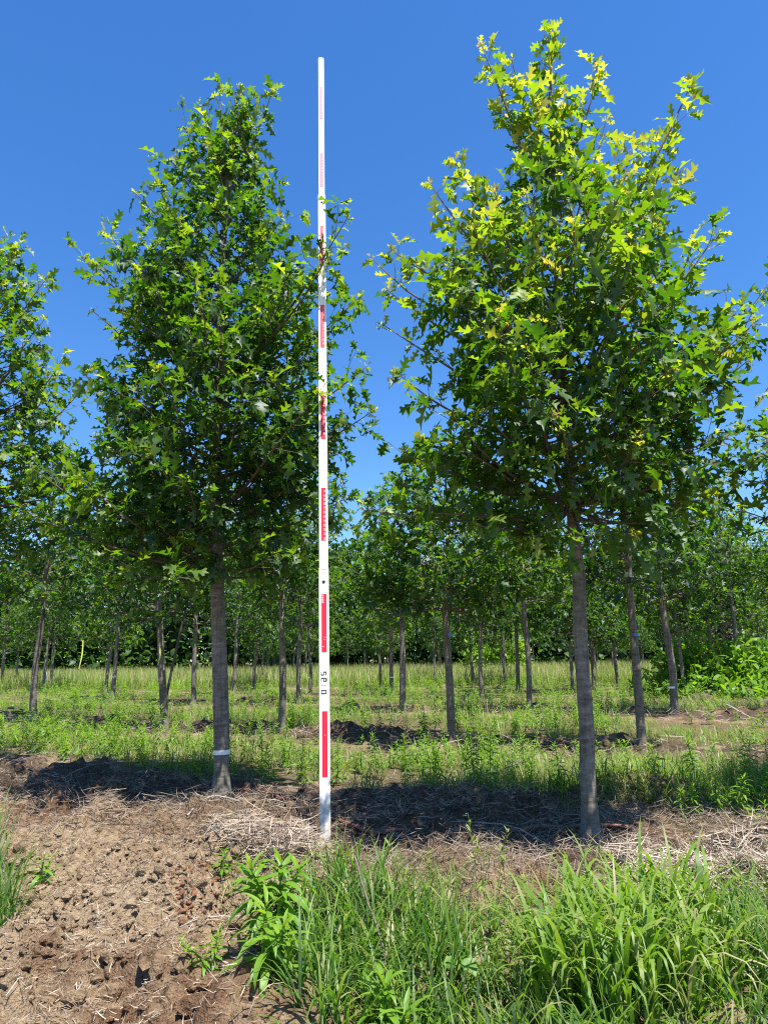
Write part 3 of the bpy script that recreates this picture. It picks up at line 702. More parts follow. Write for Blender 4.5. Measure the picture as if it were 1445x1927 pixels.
shrub('dark_shrub', 'dark reddish brown shrub behind the bright leafy bush', 1385, 1272, 1.6, 2.7, 3000, .2, .05, leaf_mat('bronze_foliage', [(0, (.03, .018, .018)), (1, (.10, .06, .05))], [(0, (.05, .02, .015)), (1, (.14, .07, .04))], .4, .05), seed=4)
shrub('leafy_bush', 'yellow green bush at the meadow edge behind the left trees', 40, 1262, 3.2, 2.6, 2600, .4, .5, M_WEED, seed=5)
shrub('leafy_bush', 'light green sapling thicket in the middle distance left of the broad oak', 935, 1272, 1.5, 2.4, 1800, .28, .6, M_WEED, seed=6)

# ------------------------------------------------------------------ measuring pole
P0 = np.array([*POLE_XY, float(ground_z(*POLE_XY)) - .04])
u_top = ray(604, 110); FT = .3048; LEN = 16.96 * FT
B0 = np.array([POLE_XY[0], POLE_XY[1], SLOPE * POLE_XY[1]])
cam_p = np.array([0, 0, EYE])
b_ = np.dot(u_top, cam_p - B0); a_ = np.dot(u_top, u_top); c_ = np.dot(cam_p - B0, cam_p - B0) - LEN ** 2
t_top = (-b_ + math.sqrt(b_ * b_ - a_ * c_)) / a_
if t_top <= 0 or t_top != t_top: t_top = 5.0
axis_p = unit(cam_p + u_top * t_top - B0)
facing = unit(np.cross(axis_p, [1, .08, 0])); side_p = np.cross(facing, axis_p)
if np.dot(facing, [0, -1, 0]) < 0: facing, side_p = -facing, -side_p
if side_p[0] < 0: side_p = -side_p
pole = thing('measuring_pole', 'tall white telescoping measuring pole with red bars standing between two oaks', 'measuring pole', tuple(B0))
PM = Matrix(((side_p[0], -facing[0], axis_p[0]), (side_p[1], -facing[1], axis_p[1]), (side_p[2], -facing[2], axis_p[2])))
pole.matrix_basis = Matrix.Translation(B0) @ PM.to_4x4()       # local x right, y away, z along the pole
def section(name, z0, z1, w, d, mat, top_chamfer=.004):
    c = .0045; o = []
    for sx, sy in ((1, 1), (-1, 1), (-1, -1), (1, -1)):
        pts = [(w / 2, d / 2 - c), (w / 2 - c * .3, d / 2 - c * .3), (w / 2 - c, d / 2)]
        if sx * sy < 0: pts = pts[::-1]
        o += [(sx * a, sy * b) for a, b in pts]
    o = np.array(o); n = len(o)
    rings = [(z0, 1), (z1 - top_chamfer, 1), (z1, 1 - 2 * top_chamfer / w)]
    V = np.vstack([np.c_[o * s, np.full(n, z)] for z, s in rings] + [[[0, 0, z1]]])
    q = MB(); i = np.arange(n); k = (i + 1) % n
    F = np.vstack([np.c_[i + a * n, k + a * n, k + (a + 1) * n, i + (a + 1) * n] for a in range(2)])
    q.add(V, F); q.f.append(np.c_[i + 2 * n, k + 2 * n, np.full(n, 3 * n)]); 
    return q.build(name, mat, pole, smooth=False)
Z1, Z2 = 4.45 * FT, 12.83 * FT
DEP = (.034, .028, .022); WID = (.0535, .0500, .0405)
section('pole_section', -.06, Z1, WID[0], DEP[0], M_POLE)
section('pole_section', Z1 - .02, Z2, WID[1], DEP[1], M_POLE)
section('pole_section', Z2 - .02, LEN, WID[2], DEP[2], M_POLE, .008)
def sec(z): return 0 if z < Z1 else 1 if z < Z2 else 2
def face_y(z): return -DEP[sec(z)] / 2
bars = [(.98, 2.0, M_RED), (2.97, 3.98, M_RED), (4.96, 5.98, M_RED), (6.97, 7.97, M_RED), (8.98, 9.98, M_ROSE), (10.98, 11.98, M_ROSE), (13.05, 14.0, M_PINK), (15.02, 16.0, M_PINK)]
for a, b, m in bars:
    w = .027 if a < 4.4 else .0255; q = MB()
    q.add(*box(.001, face_y(a * FT) - .0004, (a + b) / 2 * FT, w, .0016, (b - a) * FT)); q.build('red_bar', m, pole, smooth=False)
def disc(z, rad, mat, name):
    a = np.linspace(0, 2 * math.pi, 20, endpoint=False); y = face_y(z)
    V = np.vstack([np.c_[np.cos(a) * rad, np.full(20, y), z + np.sin(a) * rad], np.c_[np.cos(a) * rad * .8, np.full(20, y - .004), z + np.sin(a) * rad * .8], [[0, y - .0045, z]]])
    i = np.arange(20); k = (i + 1) % 20
    q = MB(); q.add(V, np.c_[i, k, k + 20, i + 20]); q.f.append(np.c_[i + 20, k + 20, np.full(20, 40)]); q.build(name, mat, pole)
disc(4.2 * FT, .0085, M_BLACK, 'locking_button'); disc(12.62 * FT, .007, M_BLACK, 'locking_button')

def strokes(segs, z, x, size, width, mat, name, rot=True, y=None):
    """flat print made of straight strokes; text turned a quarter clockwise so that it reads down the pole"""
    q = MB(); yy = (face_y(z) if y is None else y) - .0016
    for (a, b), (c, d) in segs:
        p, e = np.array([a, b]) * size, np.array([c, d]) * size
        t = unit(e - p); nrm = np.array([-t[1], t[0]]) * width / 2; p, e = p - t * width / 2, e + t * width / 2
        quad = np.array([p + nrm, p - nrm, e - nrm, e + nrm])
        X, Z = (quad[:, 1], -quad[:, 0]) if rot else (quad[:, 0], quad[:, 1])
        q.add(np.c_[X + x, np.full(4, yy), Z + z], [[0, 1, 2, 3]])
    return q.build(name, mat, pole, smooth=False)
def poly(*p): return list(zip(p[:-1], p[1:]))
GL = {'S': poly((.62, 1), (.1, 1), (0, .9), (0, .6), (.1, .5), (.55, .5), (.65, .4), (.65, .1), (.55, 0), (0, 0)),
      'E': poly((.68, 0), (.1, 0), (0, .12), (0, .88), (.1, 1), (.6, 1), (.68, .9), (.68, .5), (0, .5)) + [((.1, 1.28), (.58, 1.28))],
      'L': poly((0, 1), (0, .1), (.1, 0), (.5, 0)),
      'O': poly((.12, 0), (.55, 0), (.67, .12), (.67, .88), (.55, 1), (.12, 1), (0, .88), (0, .12), (.12, 0))}
zt = 2.64 * FT
for ch, dz, m, wd in (('S', 0, M_BLACK, .0042), ('E', .031, M_BLACK, .0042), ('L', .066, M_GREY, .0034), ('O', .092, M_BLACK, .0042)):
    strokes(GL[ch], zt - dz, -.0145, .0235, wd, m, 'brand_letter')
DIG = {'0': poly((0, 0), (.5, 0), (.5, 1), (0, 1), (0, 0)), '1': poly((.25, 0), (.25, 1), (.1, .85)), '2': poly((0, 1), (.5, 1), (.5, .5), (0, .5), (0, 0), (.5, 0)),
       '3': poly((0, 1), (.5, 1), (.5, 0), (0, 0)) + poly((0, .5), (.5, .5)), '4': poly((0, 1), (0, .5), (.5, .5)) + poly((.5, 1), (.5, 0)), '5': poly((.5, 1), (0, 1), (0, .5), (.5, .5), (.5, 0), (0, 0)),
       '6': poly((.5, 1), (0, 1), (0, 0), (.5, 0), (.5, .5), (0, .5)), '7': poly((0, 1), (.5, 1), (.5, 0)), '8': poly((0, 0), (.5, 0), (.5, 1), (0, 1), (0, 0)) + poly((0, .5), (.5, .5)),
       '9': poly((.5, .5), (0, .5), (0, 1), (.5, 1), (.5, 0), (0, 0))}
for inch in range(55, 190):
    ft = inch / 12
    if not (4.98 < ft < 15.9) or 12.4 < ft < 13.0: continue
    red = any(a + .03 < ft < b - .02 for a, b, _ in bars)
    if not red and (any(abs(ft - a) < .04 or abs(ft - b) < .04 for a, b, _ in bars) or inch % 2): continue
    segs = []
    for k, ch in enumerate(str(inch)): segs += [((p[0] + k * .72, p[1]), (q_[0] + k * .72, q_[1])) for p, q_ in DIG[ch]]
    strokes(segs, ft * FT + .006, .003, .0105 if inch < 100 else .0085, .0016, M_PRINT if red else M_GREY, 'inch_number')
# block of worn small print at the top of the second bar, coral emblem above it
for k in range(4):
    segs = [((.02, .18 * j), (.02 + rng.uniform(.6, 1), .18 * j)) for j in range(5)]
    strokes(segs, 3.94 * FT - k * .012, -.0105, .0105, .0011, M_PRINT, 'small_print', rot=False)
em = [(0, 0)]
for k, (x0, ww) in enumerate(((-.006, .012), (-.006, .012), (-.006, .012))):
    segs = poly((0, 0), (1, 0), (1, .7), (0, .7), (0, 0)); strokes(segs, 4.33 * FT + .008 * k - .004, x0, .012, .0016, M_CORAL, 'worn_emblem', rot=False)
strokes([((-1, 0), (1, 0))], 4.33 * FT + .03, .001, .0085, .003, M_CORAL, 'worn_emblem', rot=False)
strokes([((0, 0), (0, 1))], 4.05 * FT, .001, .022, .0009, M_GREY, 'fine_mark', rot=False)
for px_, z_, s_ in ((.004, 3.22, .006), (-.004, 3.06, .005), (.002, 3.18, .004), (0.003, 1.62, .004)):
    strokes([((-.5, 0), (.4, .3)), ((-.2, .5), (.5, -.2))], z_ * FT, px_, s_, .0014, M_PRINT, 'scuff_mark', rot=False)

# ------------------------------------------------------------------ weeds
def weed_proto(seed, h, n, leaf, tone):
    r = np.random.default_rng(seed)
    st = smooth_path([[0, 0, -.02], [r.normal(0, .012), r.normal(0, .012), h * .5], [r.normal(0, .03), r.normal(0, .03), h]], 6)
    q = MB(); q.add(*tube(st, np.linspace(.0035, .0018, 6), 5), tone)
    stem = q.mesh('stem', M_WEED)
    k = np.arange(n); f = (k + .5) / n; hz = h * (.12 + .88 * f ** .8)
    P = np.c_[np.interp(hz, st[:, 2], st[:, 0]), np.interp(hz, st[:, 2], st[:, 1]), hz]
    a = k * 2.39996 + r.normal(0, .2, n); el = -.15 + 1.15 * f ** 2.0 + r.normal(0, .14, n)
    D = np.c_[np.cos(a) * np.cos(el), np.sin(a) * np.cos(el), np.sin(el)]
    L = leaf * (1.15 - .55 * f ** 2) * r.uniform(.75, 1.15, n)
    v, fc = blade_shape(4, .085, .85, .3, .42)
    M = frames(D, roll=r.normal(0, .3, n)) * L[:, None, None]
    q = MB(); q.inst(v, fc, M, P, np.clip(tone + .32 * (f - .4) + r.normal(0, .05, n), 0, 1))
    return stem, q
WEEDS = []
for s, (h, n, lf, tn) in enumerate([(.30, 34, .105, .55), (.36, 42, .11, .5), (.24, 30, .10, .6), (.42, 44, .10, .45), (.20, 26, .11, .62)]):
    stem, q = weed_proto(300 + s, h, n, lf, tn); WEEDS.append((stem, q.mesh('leaves', M_WEED), q))
def place_weed(x, y, s, label, group, idx=None):
    i = int(rng.integers(5)) if idx is None else idx
    root = thing('leafy_weed', label, 'weed', (x, y, float(ground_z(x, y))), group)
    root.rotation_euler = (rng.normal(0, .08), rng.normal(0, .08), rng.uniform(0, 6.28)); root.scale = (s, s, s * rng.uniform(.85, 1.2))
    for nm, me in (('stem', WEEDS[i][0]), ('leaves', WEEDS[i][1])):
        o = bpy.data.objects.new(nm, me); COL.objects.link(o); o.parent = root
        if nm == 'leaves': o['kind'] = 'stuff'
cand = []
for _ in range(34000):
    u, w = rng.uniform(-30, 26), rng.uniform(.5, 19)
    x, y = TREE_A + R_HAT * u + N_HAT * w
    if y < 3: continue
    g = float(strip(np.array(x), np.array(y)))
    patch = float(fbm(np.array(x * .9 + 40), np.array(y * .9), 3))
    if g < .3 or patch < (.36 if w < 3.4 else .46) + .05 * (x > 2): continue
    p = project(np.array([[x, y, SLOPE * y]]))[0]
    if not -70 < p[0] < 1515: continue
    cand.append((p[2], x, y, w, patch))
cand.sort()
keep = []
for c in cand:
    if c[0] < 7.5 or rng.random() < .55: keep.append(c)
n_ind = 285
for d_, x, y, w, pt_ in keep[:n_ind]:
    s = rng.uniform(.42, .76)
    if w < ROWS[1]:
        px = project(np.array([[x, y, SLOPE * y]]))[0, 0]
        where = 'left of the tall oak trunk' if px < 417 else 'between the tall oak and the pole' if px < 612 else 'between the pole and the broad oak' if px < 1100 else 'right of the broad oak trunk'
        place_weed(x, y, s, 'upright lance leaved weed in the first green strip ' + where, 'weeds in the first green strip ' + where)
    else: place_weed(x, y, s, 'upright lance leaved weed in a green strip between the rows further back', 'weeds in the farther green strips')
mb = MB()
far_leaf_v, far_leaf_f = blade_shape(2, .10, .7, .3, .45)
for d_, x, y, w, pt_ in keep[n_ind:]:
    i = int(rng.integers(5)); q = WEEDS[i][2]; a = rng.uniform(0, 6.28); s = rng.uniform(.5, .95)
    v = np.concatenate(q.v) * s; t = np.concatenate(q.t); f = np.concatenate(q.f)
    if d_ > 12: nv = 10; nl = len(v) // nv; sel = np.arange(0, nl, 2); v = (v.reshape(nl, nv, 3)[sel]); v[..., :2] *= 1.25; v = v.reshape(-1, 3); t = t.reshape(nl, nv)[sel].ravel(); f = f[:len(sel) * 4]
    R = np.array([[math.cos(a), -math.sin(a), 0], [math.sin(a), math.cos(a), 0], [0, 0, 1]])
    mb.add(v @ R.T + [x, y, float(ground_z(x, y))], f, np.clip(t + rng.normal(0, .1), 0, 1))
tag(mb.build('weeds', M_WEED, kind='stuff'), 'mass of green weeds filling the farther strips between tree rows', 'weeds')
print('weeds', len(keep))

# ------------------------------------------------------------------ grasses
def blades(n, XY, length, width, tone, spread=.35, droop=(.4, 1.6), ribs=4, mat=M_GRASS, sd=1, power=2.0, zoff=0.0):
    """scattered blades; returns an MB"""
    r = np.random.default_rng(sd); q = MB()
    L = np.asarray(length(r, n)); T = np.clip(tone(r, n), 0, 1); T = np.where(r.random(n) < .035, r.uniform(.78, 1, n), T)
    a = r.uniform(0, 2 * math.pi, n); lean = np.abs(r.normal(0, spread, n)) + .05
    D = np.c_[np.cos(a) * np.sin(lean), np.sin(a) * np.sin(lean), np.cos(lean)]
    Z = ground_z(XY[:, 0], XY[:, 1]) - .01 + zoff
    kinds = [blade_shape(ribs, 1.0, dr, 0, .35, power) for dr in np.linspace(*droop, 5)]
    kk = r.integers(0, 5, n)
    for k in range(5):
        s = kk == k; v, f = kinds[k]
        M = frames(D[s], up=unit(np.c_[-np.cos(a[s]), -np.sin(a[s]), np.full(s.sum(), .3)]))
        w = width(r, s.sum())
        M = np.stack([M[..., 0] * L[s][:, None], M[..., 1] * w[:, None], M[..., 2] * L[s][:, None]], -1)
        q.inst(v, f, M, np.c_[XY[s], Z[s]], T[s], np.tile(np.linspace(-.10, .09, ribs + 1) ** 1, 2))
    return q
def region(n, poly_px, sd, clumpy=0.0, scale=2.5):
    """points on the ground inside a region outlined by places of the photograph"""
    pg = np.array([spot(*p) for p in poly_px]); r = np.random.default_rng(sd); out = []
    lo, hi = pg.min(0), pg.max(0)
    while sum(map(len, out)) < n:
        P = r.uniform(lo, hi, (n * 3, 2)); ins = np.zeros(len(P), bool); j = len(pg) - 1
        for i in range(len(pg)):
            c = ((pg[i, 1] > P[:, 1]) != (pg[j, 1] > P[:, 1])) & (P[:, 0] < (pg[j, 0] - pg[i, 0]) * (P[:, 1] - pg[i, 1]) / (pg[j, 1] - pg[i, 1] + 1e-12) + pg[i, 0])
            ins ^= c; j = i
        P = P[ins]
        if clumpy: P = P[fbm(P[:, 0] * scale + sd, P[:, 1] * scale, 3) > clumpy]
        out.append(P)
    return np.concatenate(out)[:n]
U = lambda a, b: (lambda r, n: r.uniform(a, b, n))
G = lambda m, s: (lambda r, n: r.normal(m, s, n))
def grass(label, q): return tag(q.build('grass', M_GRASS, kind='stuff'), label, 'grass')
grass('lush clump of broad bright green blades at lower right', blades(1150, region(1150, [(1020, 1825), (1100, 1790), (1290, 1790), (1370, 1850), (1380, 1970), (1180, 2050), (1010, 1970)], 2), lambda r, n: np.where(r.random(n) < .55, r.uniform(.26, .40, n), r.uniform(.12, .28, n)), lambda r, n: r.uniform(.0038, .0080, n), G(.54, .08), .24, (1.0, 3.6), 9, sd=3, power=3.2))
grass('dark blue green fine grass in front of the pole foot', blades(1300, region(1300, [(560, 1740), (640, 1690), (800, 1720), (880, 1800), (900, 1990), (560, 1990), (500, 1880)], 4), U(.12, .28), U(.002, .0046), G(.40, .13), .42, (.4, 2.2), 6, sd=5))
grass('mixed pale and green grass at the bottom of the photo', blades(3000, region(3000, [(780, 1760), (980, 1740), (1060, 1850), (1445, 1800), (1560, 2150), (700, 2200), (560, 1990)], 6), U(.06, .18), U(.0015, .0038), G(.42, .18), .5, (.4, 2.2), 5, sd=7))
grass('grass tuft at the left edge by the bare soil', blades(420, region(420, [(-120, 1640), (-10, 1630), (35, 1730), (20, 1800), (-120, 1840)], 8), U(.12, .36), U(.0018, .0036), G(.42, .14), .3, (.3, 1.4), 5, sd=9))
grass('sprouting grass at the right edge below the straw', blades(700, region(700, [(1370, 1730), (1500, 1690), (1620, 1900), (1400, 1960)], 10), U(.1, .3), U(.002, .004), G(.38, .15), .35, (.3, 1.5), 5, sd=11))
P = region(900, [(380, 1640), (640, 1640), (900, 1660), (1000, 1760), (560, 1760), (430, 1720)], 12, .5, 3.2)
grass('sparse sprouts scattered over the bare soil', blades(500, P[:500], U(.05, .16), U(.0015, .003), G(.45, .2), .5, (.3, 1.5), 4, sd=13))

# grass between the rows and the seeding meadow
n = 84000; r = np.random.default_rng(14)
Y = 4.3 + (r.random(n) ** 1.5) * 17; X = r.uniform(-.68, .68, n) * (Y + 1.5)
ok = (strip(X, Y) > r.uniform(.25, .9, n)) & (fbm(X * .8, Y * .8, 3) > np.where(Y < 8, .40, .42))
XY = np.c_[X, Y][ok]; yy = XY[:, 1]
far_w = np.clip(yy / 7, 1, 3)
q = blades(len(XY), XY, lambda r, n: r.uniform(.08, .24, n) * np.where(yy > 9, 1.35, 1), lambda r, n: r.uniform(.0022, .0046, n), G(.60, .15), .4, (.6, 2.2), 4, sd=15)
grass('grass growing among the weeds between the rows of oaks', q)
P = region(9000, [(880, 1480), (1445, 1420), (1600, 1400), (1600, 1510), (1300, 1470), (900, 1495)], 16)
P = P[(strip(P[:, 0], P[:, 1]) > .3)]
grass('pale yellowing grass behind the mound at right', blades(len(P), P, U(.08, .24), U(.0014, .0028), G(.68, .15), .4, (.2, 1.2), 4, sd=17))
n = 62000
Y = 22 + (r.random(n) ** 1.3) * 25; X = r.uniform(-.72, .72, n) * (Y + 2)
q = blades(n, np.c_[X, Y], U(.32, .75), lambda r, n: r.uniform(.005, .010, n), lambda r, n: np.clip(r.normal(.71, .11, n), 0, 1), .22, (.1, .9), 3, sd=18)
tag(q.build('meadow_grass', M_GRASS, kind='stuff'), 'pale seeding meadow grass between the plantation and the wood', 'grass')

# seed head grasses in front of the broad oak
mb = MB(); r = np.random.default_rng(19)
for px, py, tx, ty in [(905, 1720, 880, 1530), (930, 1730, 955, 1560), (880, 1740, 900, 1590), (850, 1760, 800, 1610), (960, 1740, 940, 1600), (1000, 1760, 985, 1650), (830, 1770, 860, 1640), (920, 1790, 905, 1660), (640, 1700, 612, 1590),
                       (700, 1720, 735, 1590), (780, 1740, 760, 1640), (870, 1800, 840, 1660), (1400, 1780, 1380, 1640), (1100, 1700, 1130, 1590), (20, 1690, 12, 1560), (45, 1700, 60, 1600)]:
    b = spot(px, py); z = float(ground_z(*b)); tip = at(tx, ty, b[1] + r.normal(0, .04))
    base = np.array([*b, z]); path = smooth_path([base, base * .45 + tip * .55 + [0, 0, .03], tip], 8)
    mb.add(*tube(path, np.linspace(.0016, .0008, 8), 4), .72)
    k = 12; f = np.linspace(.62, 1, k); Pk = np.array([[np.interp(ff, np.linspace(0, 1, 8), path[:, c]) for c in range(3)] for ff in f])
    D = unit(np.tile(tip - path[-3], (k, 1)) * 8 + r.normal(0, .45, (k, 3))); v, fc = blade_shape(3, .13, .3, 0, .4)
    mb.inst(v, fc, frames(D) * r.uniform(.022, .042, k)[:, None, None], Pk, r.uniform(.68, .9, k))
tag(mb.build('seeding_grass', M_GRASS, kind='stuff'), 'tall seeding grass stems standing before the shaded straw', 'grass')

# ------------------------------------------------------------------ foreground plants, one by one
def lance_plant(px, py, h, label, seed, nleaf=26, leaf=.13, stems=3, tone=.5):
    r = np.random.default_rng(seed); x, y = spot(px, py); z = float(ground_z(x, y))
    root = thing('leafy_weed', label, 'weed', (x, y, z), 'foreground leafy weeds')
    for s in range(stems):
        a = r.uniform(0, 6.28); e = np.array([math.cos(a) * .09, math.sin(a) * .09, h * r.uniform(.75, 1.0)]) if s else np.array([0.01, 0, h])
        st = smooth_path([[0, 0, -.02], e * [.4, .4, .5], e], 7); q = MB(); q.add(*tube(st, np.linspace(.0045, .002, 7), 6), tone); q.build('stem', M_WEED, root)
        for k in range(nleaf):
            f = (k + .5) / nleaf; hz = e[2] * (.15 + .85 * f ** .8); p = np.array([np.interp(hz, st[:, 2], st[:, c]) for c in range(3)])
            aa = k * 2.39996 + r.normal(0, .2); el = -.1 + 1.2 * f ** 2.2 + r.normal(0, .12); D = np.array([[math.cos(aa) * math.cos(el), math.sin(aa) * math.cos(el), math.sin(el)]])
            L = leaf * (1.15 - .6 * f ** 2) * r.uniform(.75, 1.15); M = frames(D, roll=r.normal(0, .25, 1))[0] * L
            me = LANCE[int(r.integers(3))][min(2, max(0, int((tone + .4 * (f - .5)) * 3)))]
            o = bpy.data.objects.new('leaf', me); COL.objects.link(o); o.parent = root
            M4 = np.eye(4); M4[:3, :3] = M; M4[:3, 3] = p; o.matrix_basis = Matrix(M4.tolist())
LANCE = []
for dr in (.6, 1.0, 1.5):
    row_ = []
    for tn in (.3, .52, .75):
        q = MB(); v, f = blade_shape(7, .092, dr, .3, .40)
        n_ = len(v) // 2; v = np.vstack([v, (v[:n_] + v[n_:]) / 2 - [0, 0, .02]]); i = np.arange(n_ - 1)
        q.add(v, np.vstack([np.c_[i, 2 * n_ + i, 2 * n_ + i + 1, i + 1], np.c_[2 * n_ + i, n_ + i, n_ + i + 1, 2 * n_ + i + 1]]), tn); row_.append(q.mesh('leaf', M_WEED))
    LANCE.append(row_)
lance_plant(520, 1845, .205, 'largest lance leaved weed at the left end of the foreground grass', 61, 30, .118, 4, .52)
lance_plant(490, 1905, .17, 'low lance leaved weed below the largest one, left end of the grass', 62, 20, .11, 2, .6)
lance_plant(720, 1960, .20, 'lance leaved weed at the bottom edge under the fine grass', 63, 22, .12, 3, .5)
lance_plant(1090, 1850, .20, 'lance leaved weed half hidden inside the lush grass clump', 64, 22, .12, 2, .6)
lance_plant(400, 1850, .09, 'tiny feathery weed alone on the bare soil', 65, 20, .05, 3, .6)
lance_plant(415, 1690, .09, 'small sprout on the soil above the reddish pit', 66, 14, .06, 2, .6)
lance_plant(75, 1665, .10, 'small sprout near the left edge of the soil', 67, 14, .07, 2, .55)
lance_plant(1440, 1560, .12, 'small pale sprout at the right edge beside the straw', 68, 16, .07, 2, .65)
# broad toothed leaves
x, y = spot(850, 1900); z = float(ground_z(x, y)); dock = thing('broad_leaf_plant', 'weed with a few broad toothed pale green leaves in the lower middle', 'plant', (x, y, z))
br_half = [(0, .01), (.05, .20), (.14, .17), (.20, .36), (.30, .30), (.38, .42), (.48, .33), (.56, .38), (.66, .26), (.74, .27), (.84, .14), (1, 0)]
for k, (tx, ty, L, tn) in enumerate([(870, 1800, .06, .45), (850, 1850, .055, .4), (885, 1840, .055, .35), (900, 1880, .05, .4), (830, 1810, .055, .45), (845, 1900, .055, .35)]):
    tip = at(tx, ty, y + .02 * (k - 2)) - [x, y, z]
    q = MB(); q.add(*tube(smooth_path([[0, 0, -.01], tip * .5 + [0, .01, .02], tip], 6), .0022, 5), .5); st = q.build('stem', M_WEED, dock)
    q = MB(); v, f = oak_leaf(br_half, .15, .35, .2, .15); D = unit(np.array([[(-1) ** k * rng.uniform(.3, 1.0), -.6, rng.normal(-.1, .3)]]))
    q.inst(v, f, frames(D, np.array([[rng.normal(0, .3), -.3, 1.0]])) * L, tip[None], np.array([tn])); q.build('leaf', M_WEED, dock)

# ------------------------------------------------------------------ straw, clods, sticks, hose
def straw(n, XY, L, sd, lift=.035, tone=(.25, .95), wid=(.0012, .0026)):
    r = np.random.default_rng(sd); q = MB(); a = r.uniform(0, 2 * math.pi, n); el = r.normal(.06, .20, n)
    D = np.c_[np.cos(a) * np.cos(el), np.sin(a) * np.cos(el), np.sin(el)]
    Z = ground_z(XY[:, 0], XY[:, 1]) + np.abs(r.normal(0, lift, n)) + .002
    for k, dr in enumerate((-.8, .0, .8)):
        s = (np.arange(n) % 3) == k; v, f = blade_shape(3, 1.0, dr, 0, .5); l = r.uniform(*L, s.sum()); w = r.uniform(*wid, s.sum())
        M = frames(D[s], roll=r.uniform(-1.2, 1.2, s.sum())); M = np.stack([M[..., 0] * l[:, None], M[..., 1] * w[:, None], M[..., 2] * l[:, None]], -1)
        q.inst(v, f, M, np.c_[XY[s], Z[s]] - D[s] * (l * .5)[:, None] * [1, 1, .3], r.uniform(*tone, s.sum()))
    return q
ROWSTRIP = [(-60, 1480), (420, 1490), (800, 1500), (1500, 1530), (1600, 1720), (1300, 1700), (1000, 1720), (640, 1700), (350, 1615), (-60, 1590)]
q = straw(27000, region(27000, ROWSTRIP, 31), (.02, .13), 32, lift=.025, tone=(.0, .58), wid=(.0007, .0019))  # straw tones lowered here to paint deeper shade under the oaks
tag(q.build('straw_litter', M_STRAW, kind='stuff'), 'grey tan straw and dead stems covering the row under the oaks', 'straw')
q = straw(2600, region(2600, [(390, 1615), (480, 1590), (590, 1595), (610, 1650), (540, 1680), (400, 1665)], 33), (.05, .18), 34, lift=.05, tone=(.2, .8))
tag(q.build('straw_heap', M_STRAW, kind='stuff'), 'tangled heap of dry straw left of the pole foot', 'straw heap')
q = straw(3800, region(3800, [(1130, 1620), (1500, 1600), (1600, 1760), (1380, 1760), (1200, 1690)], 35), (.05, .22), 36, lift=.03, tone=(.35, 1))
tag(q.build('straw_heap', M_STRAW, kind='stuff'), 'flattened pale straw at right above the lush grass', 'straw heap')
q = straw(9000, region(9000, [(-100, 1600), (600, 1620), (640, 1760), (460, 2050), (-200, 2100)], 37), (.012, .06), 38, lift=.010, tone=(.25, .85), wid=(.0005, .0014))
tag(q.build('straw_litter', M_STRAW, kind='stuff'), 'short bits of straw strewn over the bare soil at lower left', 'straw')
n = 9000; r = np.random.default_rng(49); Y = 4.2 + r.random(n) * 5; X = r.uniform(-.66, .66, n) * (Y + 1); ok = (row_w(X, Y) > .4) & (row_w(X, Y) < 3.2)
q = straw(int(ok.sum()), np.c_[X, Y][ok], (.03, .16), 50, lift=.025, tone=(.05, .75), wid=(.0008, .0022))
tag(q.build('straw_litter', M_STRAW, kind='stuff'), 'dry stems lying under the weeds of the first green strip', 'straw')
n = 16000; r = np.random.default_rng(39); Y = 6 + r.random(n) * 9; X = r.uniform(-.68, .68, n) * (Y + 1); ok = strip(X, Y) < .4
q = straw(int(ok.sum()), np.c_[X, Y][ok], (.06, .24), 40, lift=.03, tone=(.1, .8), wid=(.0016, .0036))
tag(q.build('straw_litter', M_STRAW, kind='stuff'), 'pale straw lying along the tree rows further back', 'straw')

def clod(sd, flat=.65):
    import bmesh
    bm = bmesh.new(); bmesh.ops.create_icosphere(bm, subdivisions=2, radius=1); r = np.random.default_rng(sd)
    V = np.array([v.co for v in bm.verts]); F = np.array([[v.index for v in f.verts] for f in bm.faces]); bm.free()
    pn = unit(r.normal(0, 1, (11, 3))); pd = r.uniform(.38, .95, 11)
    nrm = np.min(pd[None] / np.maximum(V @ pn.T, .05), axis=1)
    nrm = np.minimum(nrm, 1.15) * (.86 + .28 * fbm(V[:, 0] * 3.1 + sd, V[:, 1] * 3.1 + V[:, 2] * 2.7 + sd, 3))
    return V * nrm[:, None] * [1, 1 * r.uniform(.6, .9), flat], F
CL = [clod(500 + k, .5) for k in range(6)]
def clods(n, XY, size, sd, tone=0.0):
    r = np.random.default_rng(sd); q = MB(); S = size(r, n); tone = np.resize(tone, n); a = r.uniform(0, 6.28, n)
    Z = ground_z(XY[:, 0], XY[:, 1]) + S * -.05
    for k in range(6):
        s = np.arange(n) % 6 == k; c, si = np.cos(a[s]), np.sin(a[s]); o = np.zeros_like(c)
        M = np.stack([np.stack([c, si, o], -1), np.stack([-si, c, o], -1), np.stack([o, o, o + 1], -1)], -1) * S[s][:, None, None]
        q.inst(*CL[k], M, np.c_[XY[s], Z[s]], tone[s])
    return q
LOGN = lambda m, s, hi: (lambda r, n: np.minimum(m * np.exp(r.normal(0, s, n)), hi))
q = clods(4200, region(4200, [(-100, 1600), (600, 1620), (640, 1740), (470, 2050), (-200, 2100)], 41, .36, 3.0), LOGN(.0095, .62, .042), 42)
tag(q.build('soil_crumbs', M_SOIL, smooth=False, kind='stuff'), 'small crumbs of dry earth on the bare ground at lower left', 'soil crumbs')
q = clods(900, np.vstack([region(550, [(1120, 1475), (1260, 1480), (1330, 1530), (1200, 1560), (1110, 1520)], 43), region(250, [(470, 1545), (590, 1550), (600, 1590), (480, 1590)], 44), region(100, [(310, 1690), (440, 1700), (450, 1780), (320, 1770)], 45)]), LOGN(.011, .5, .03), 46)
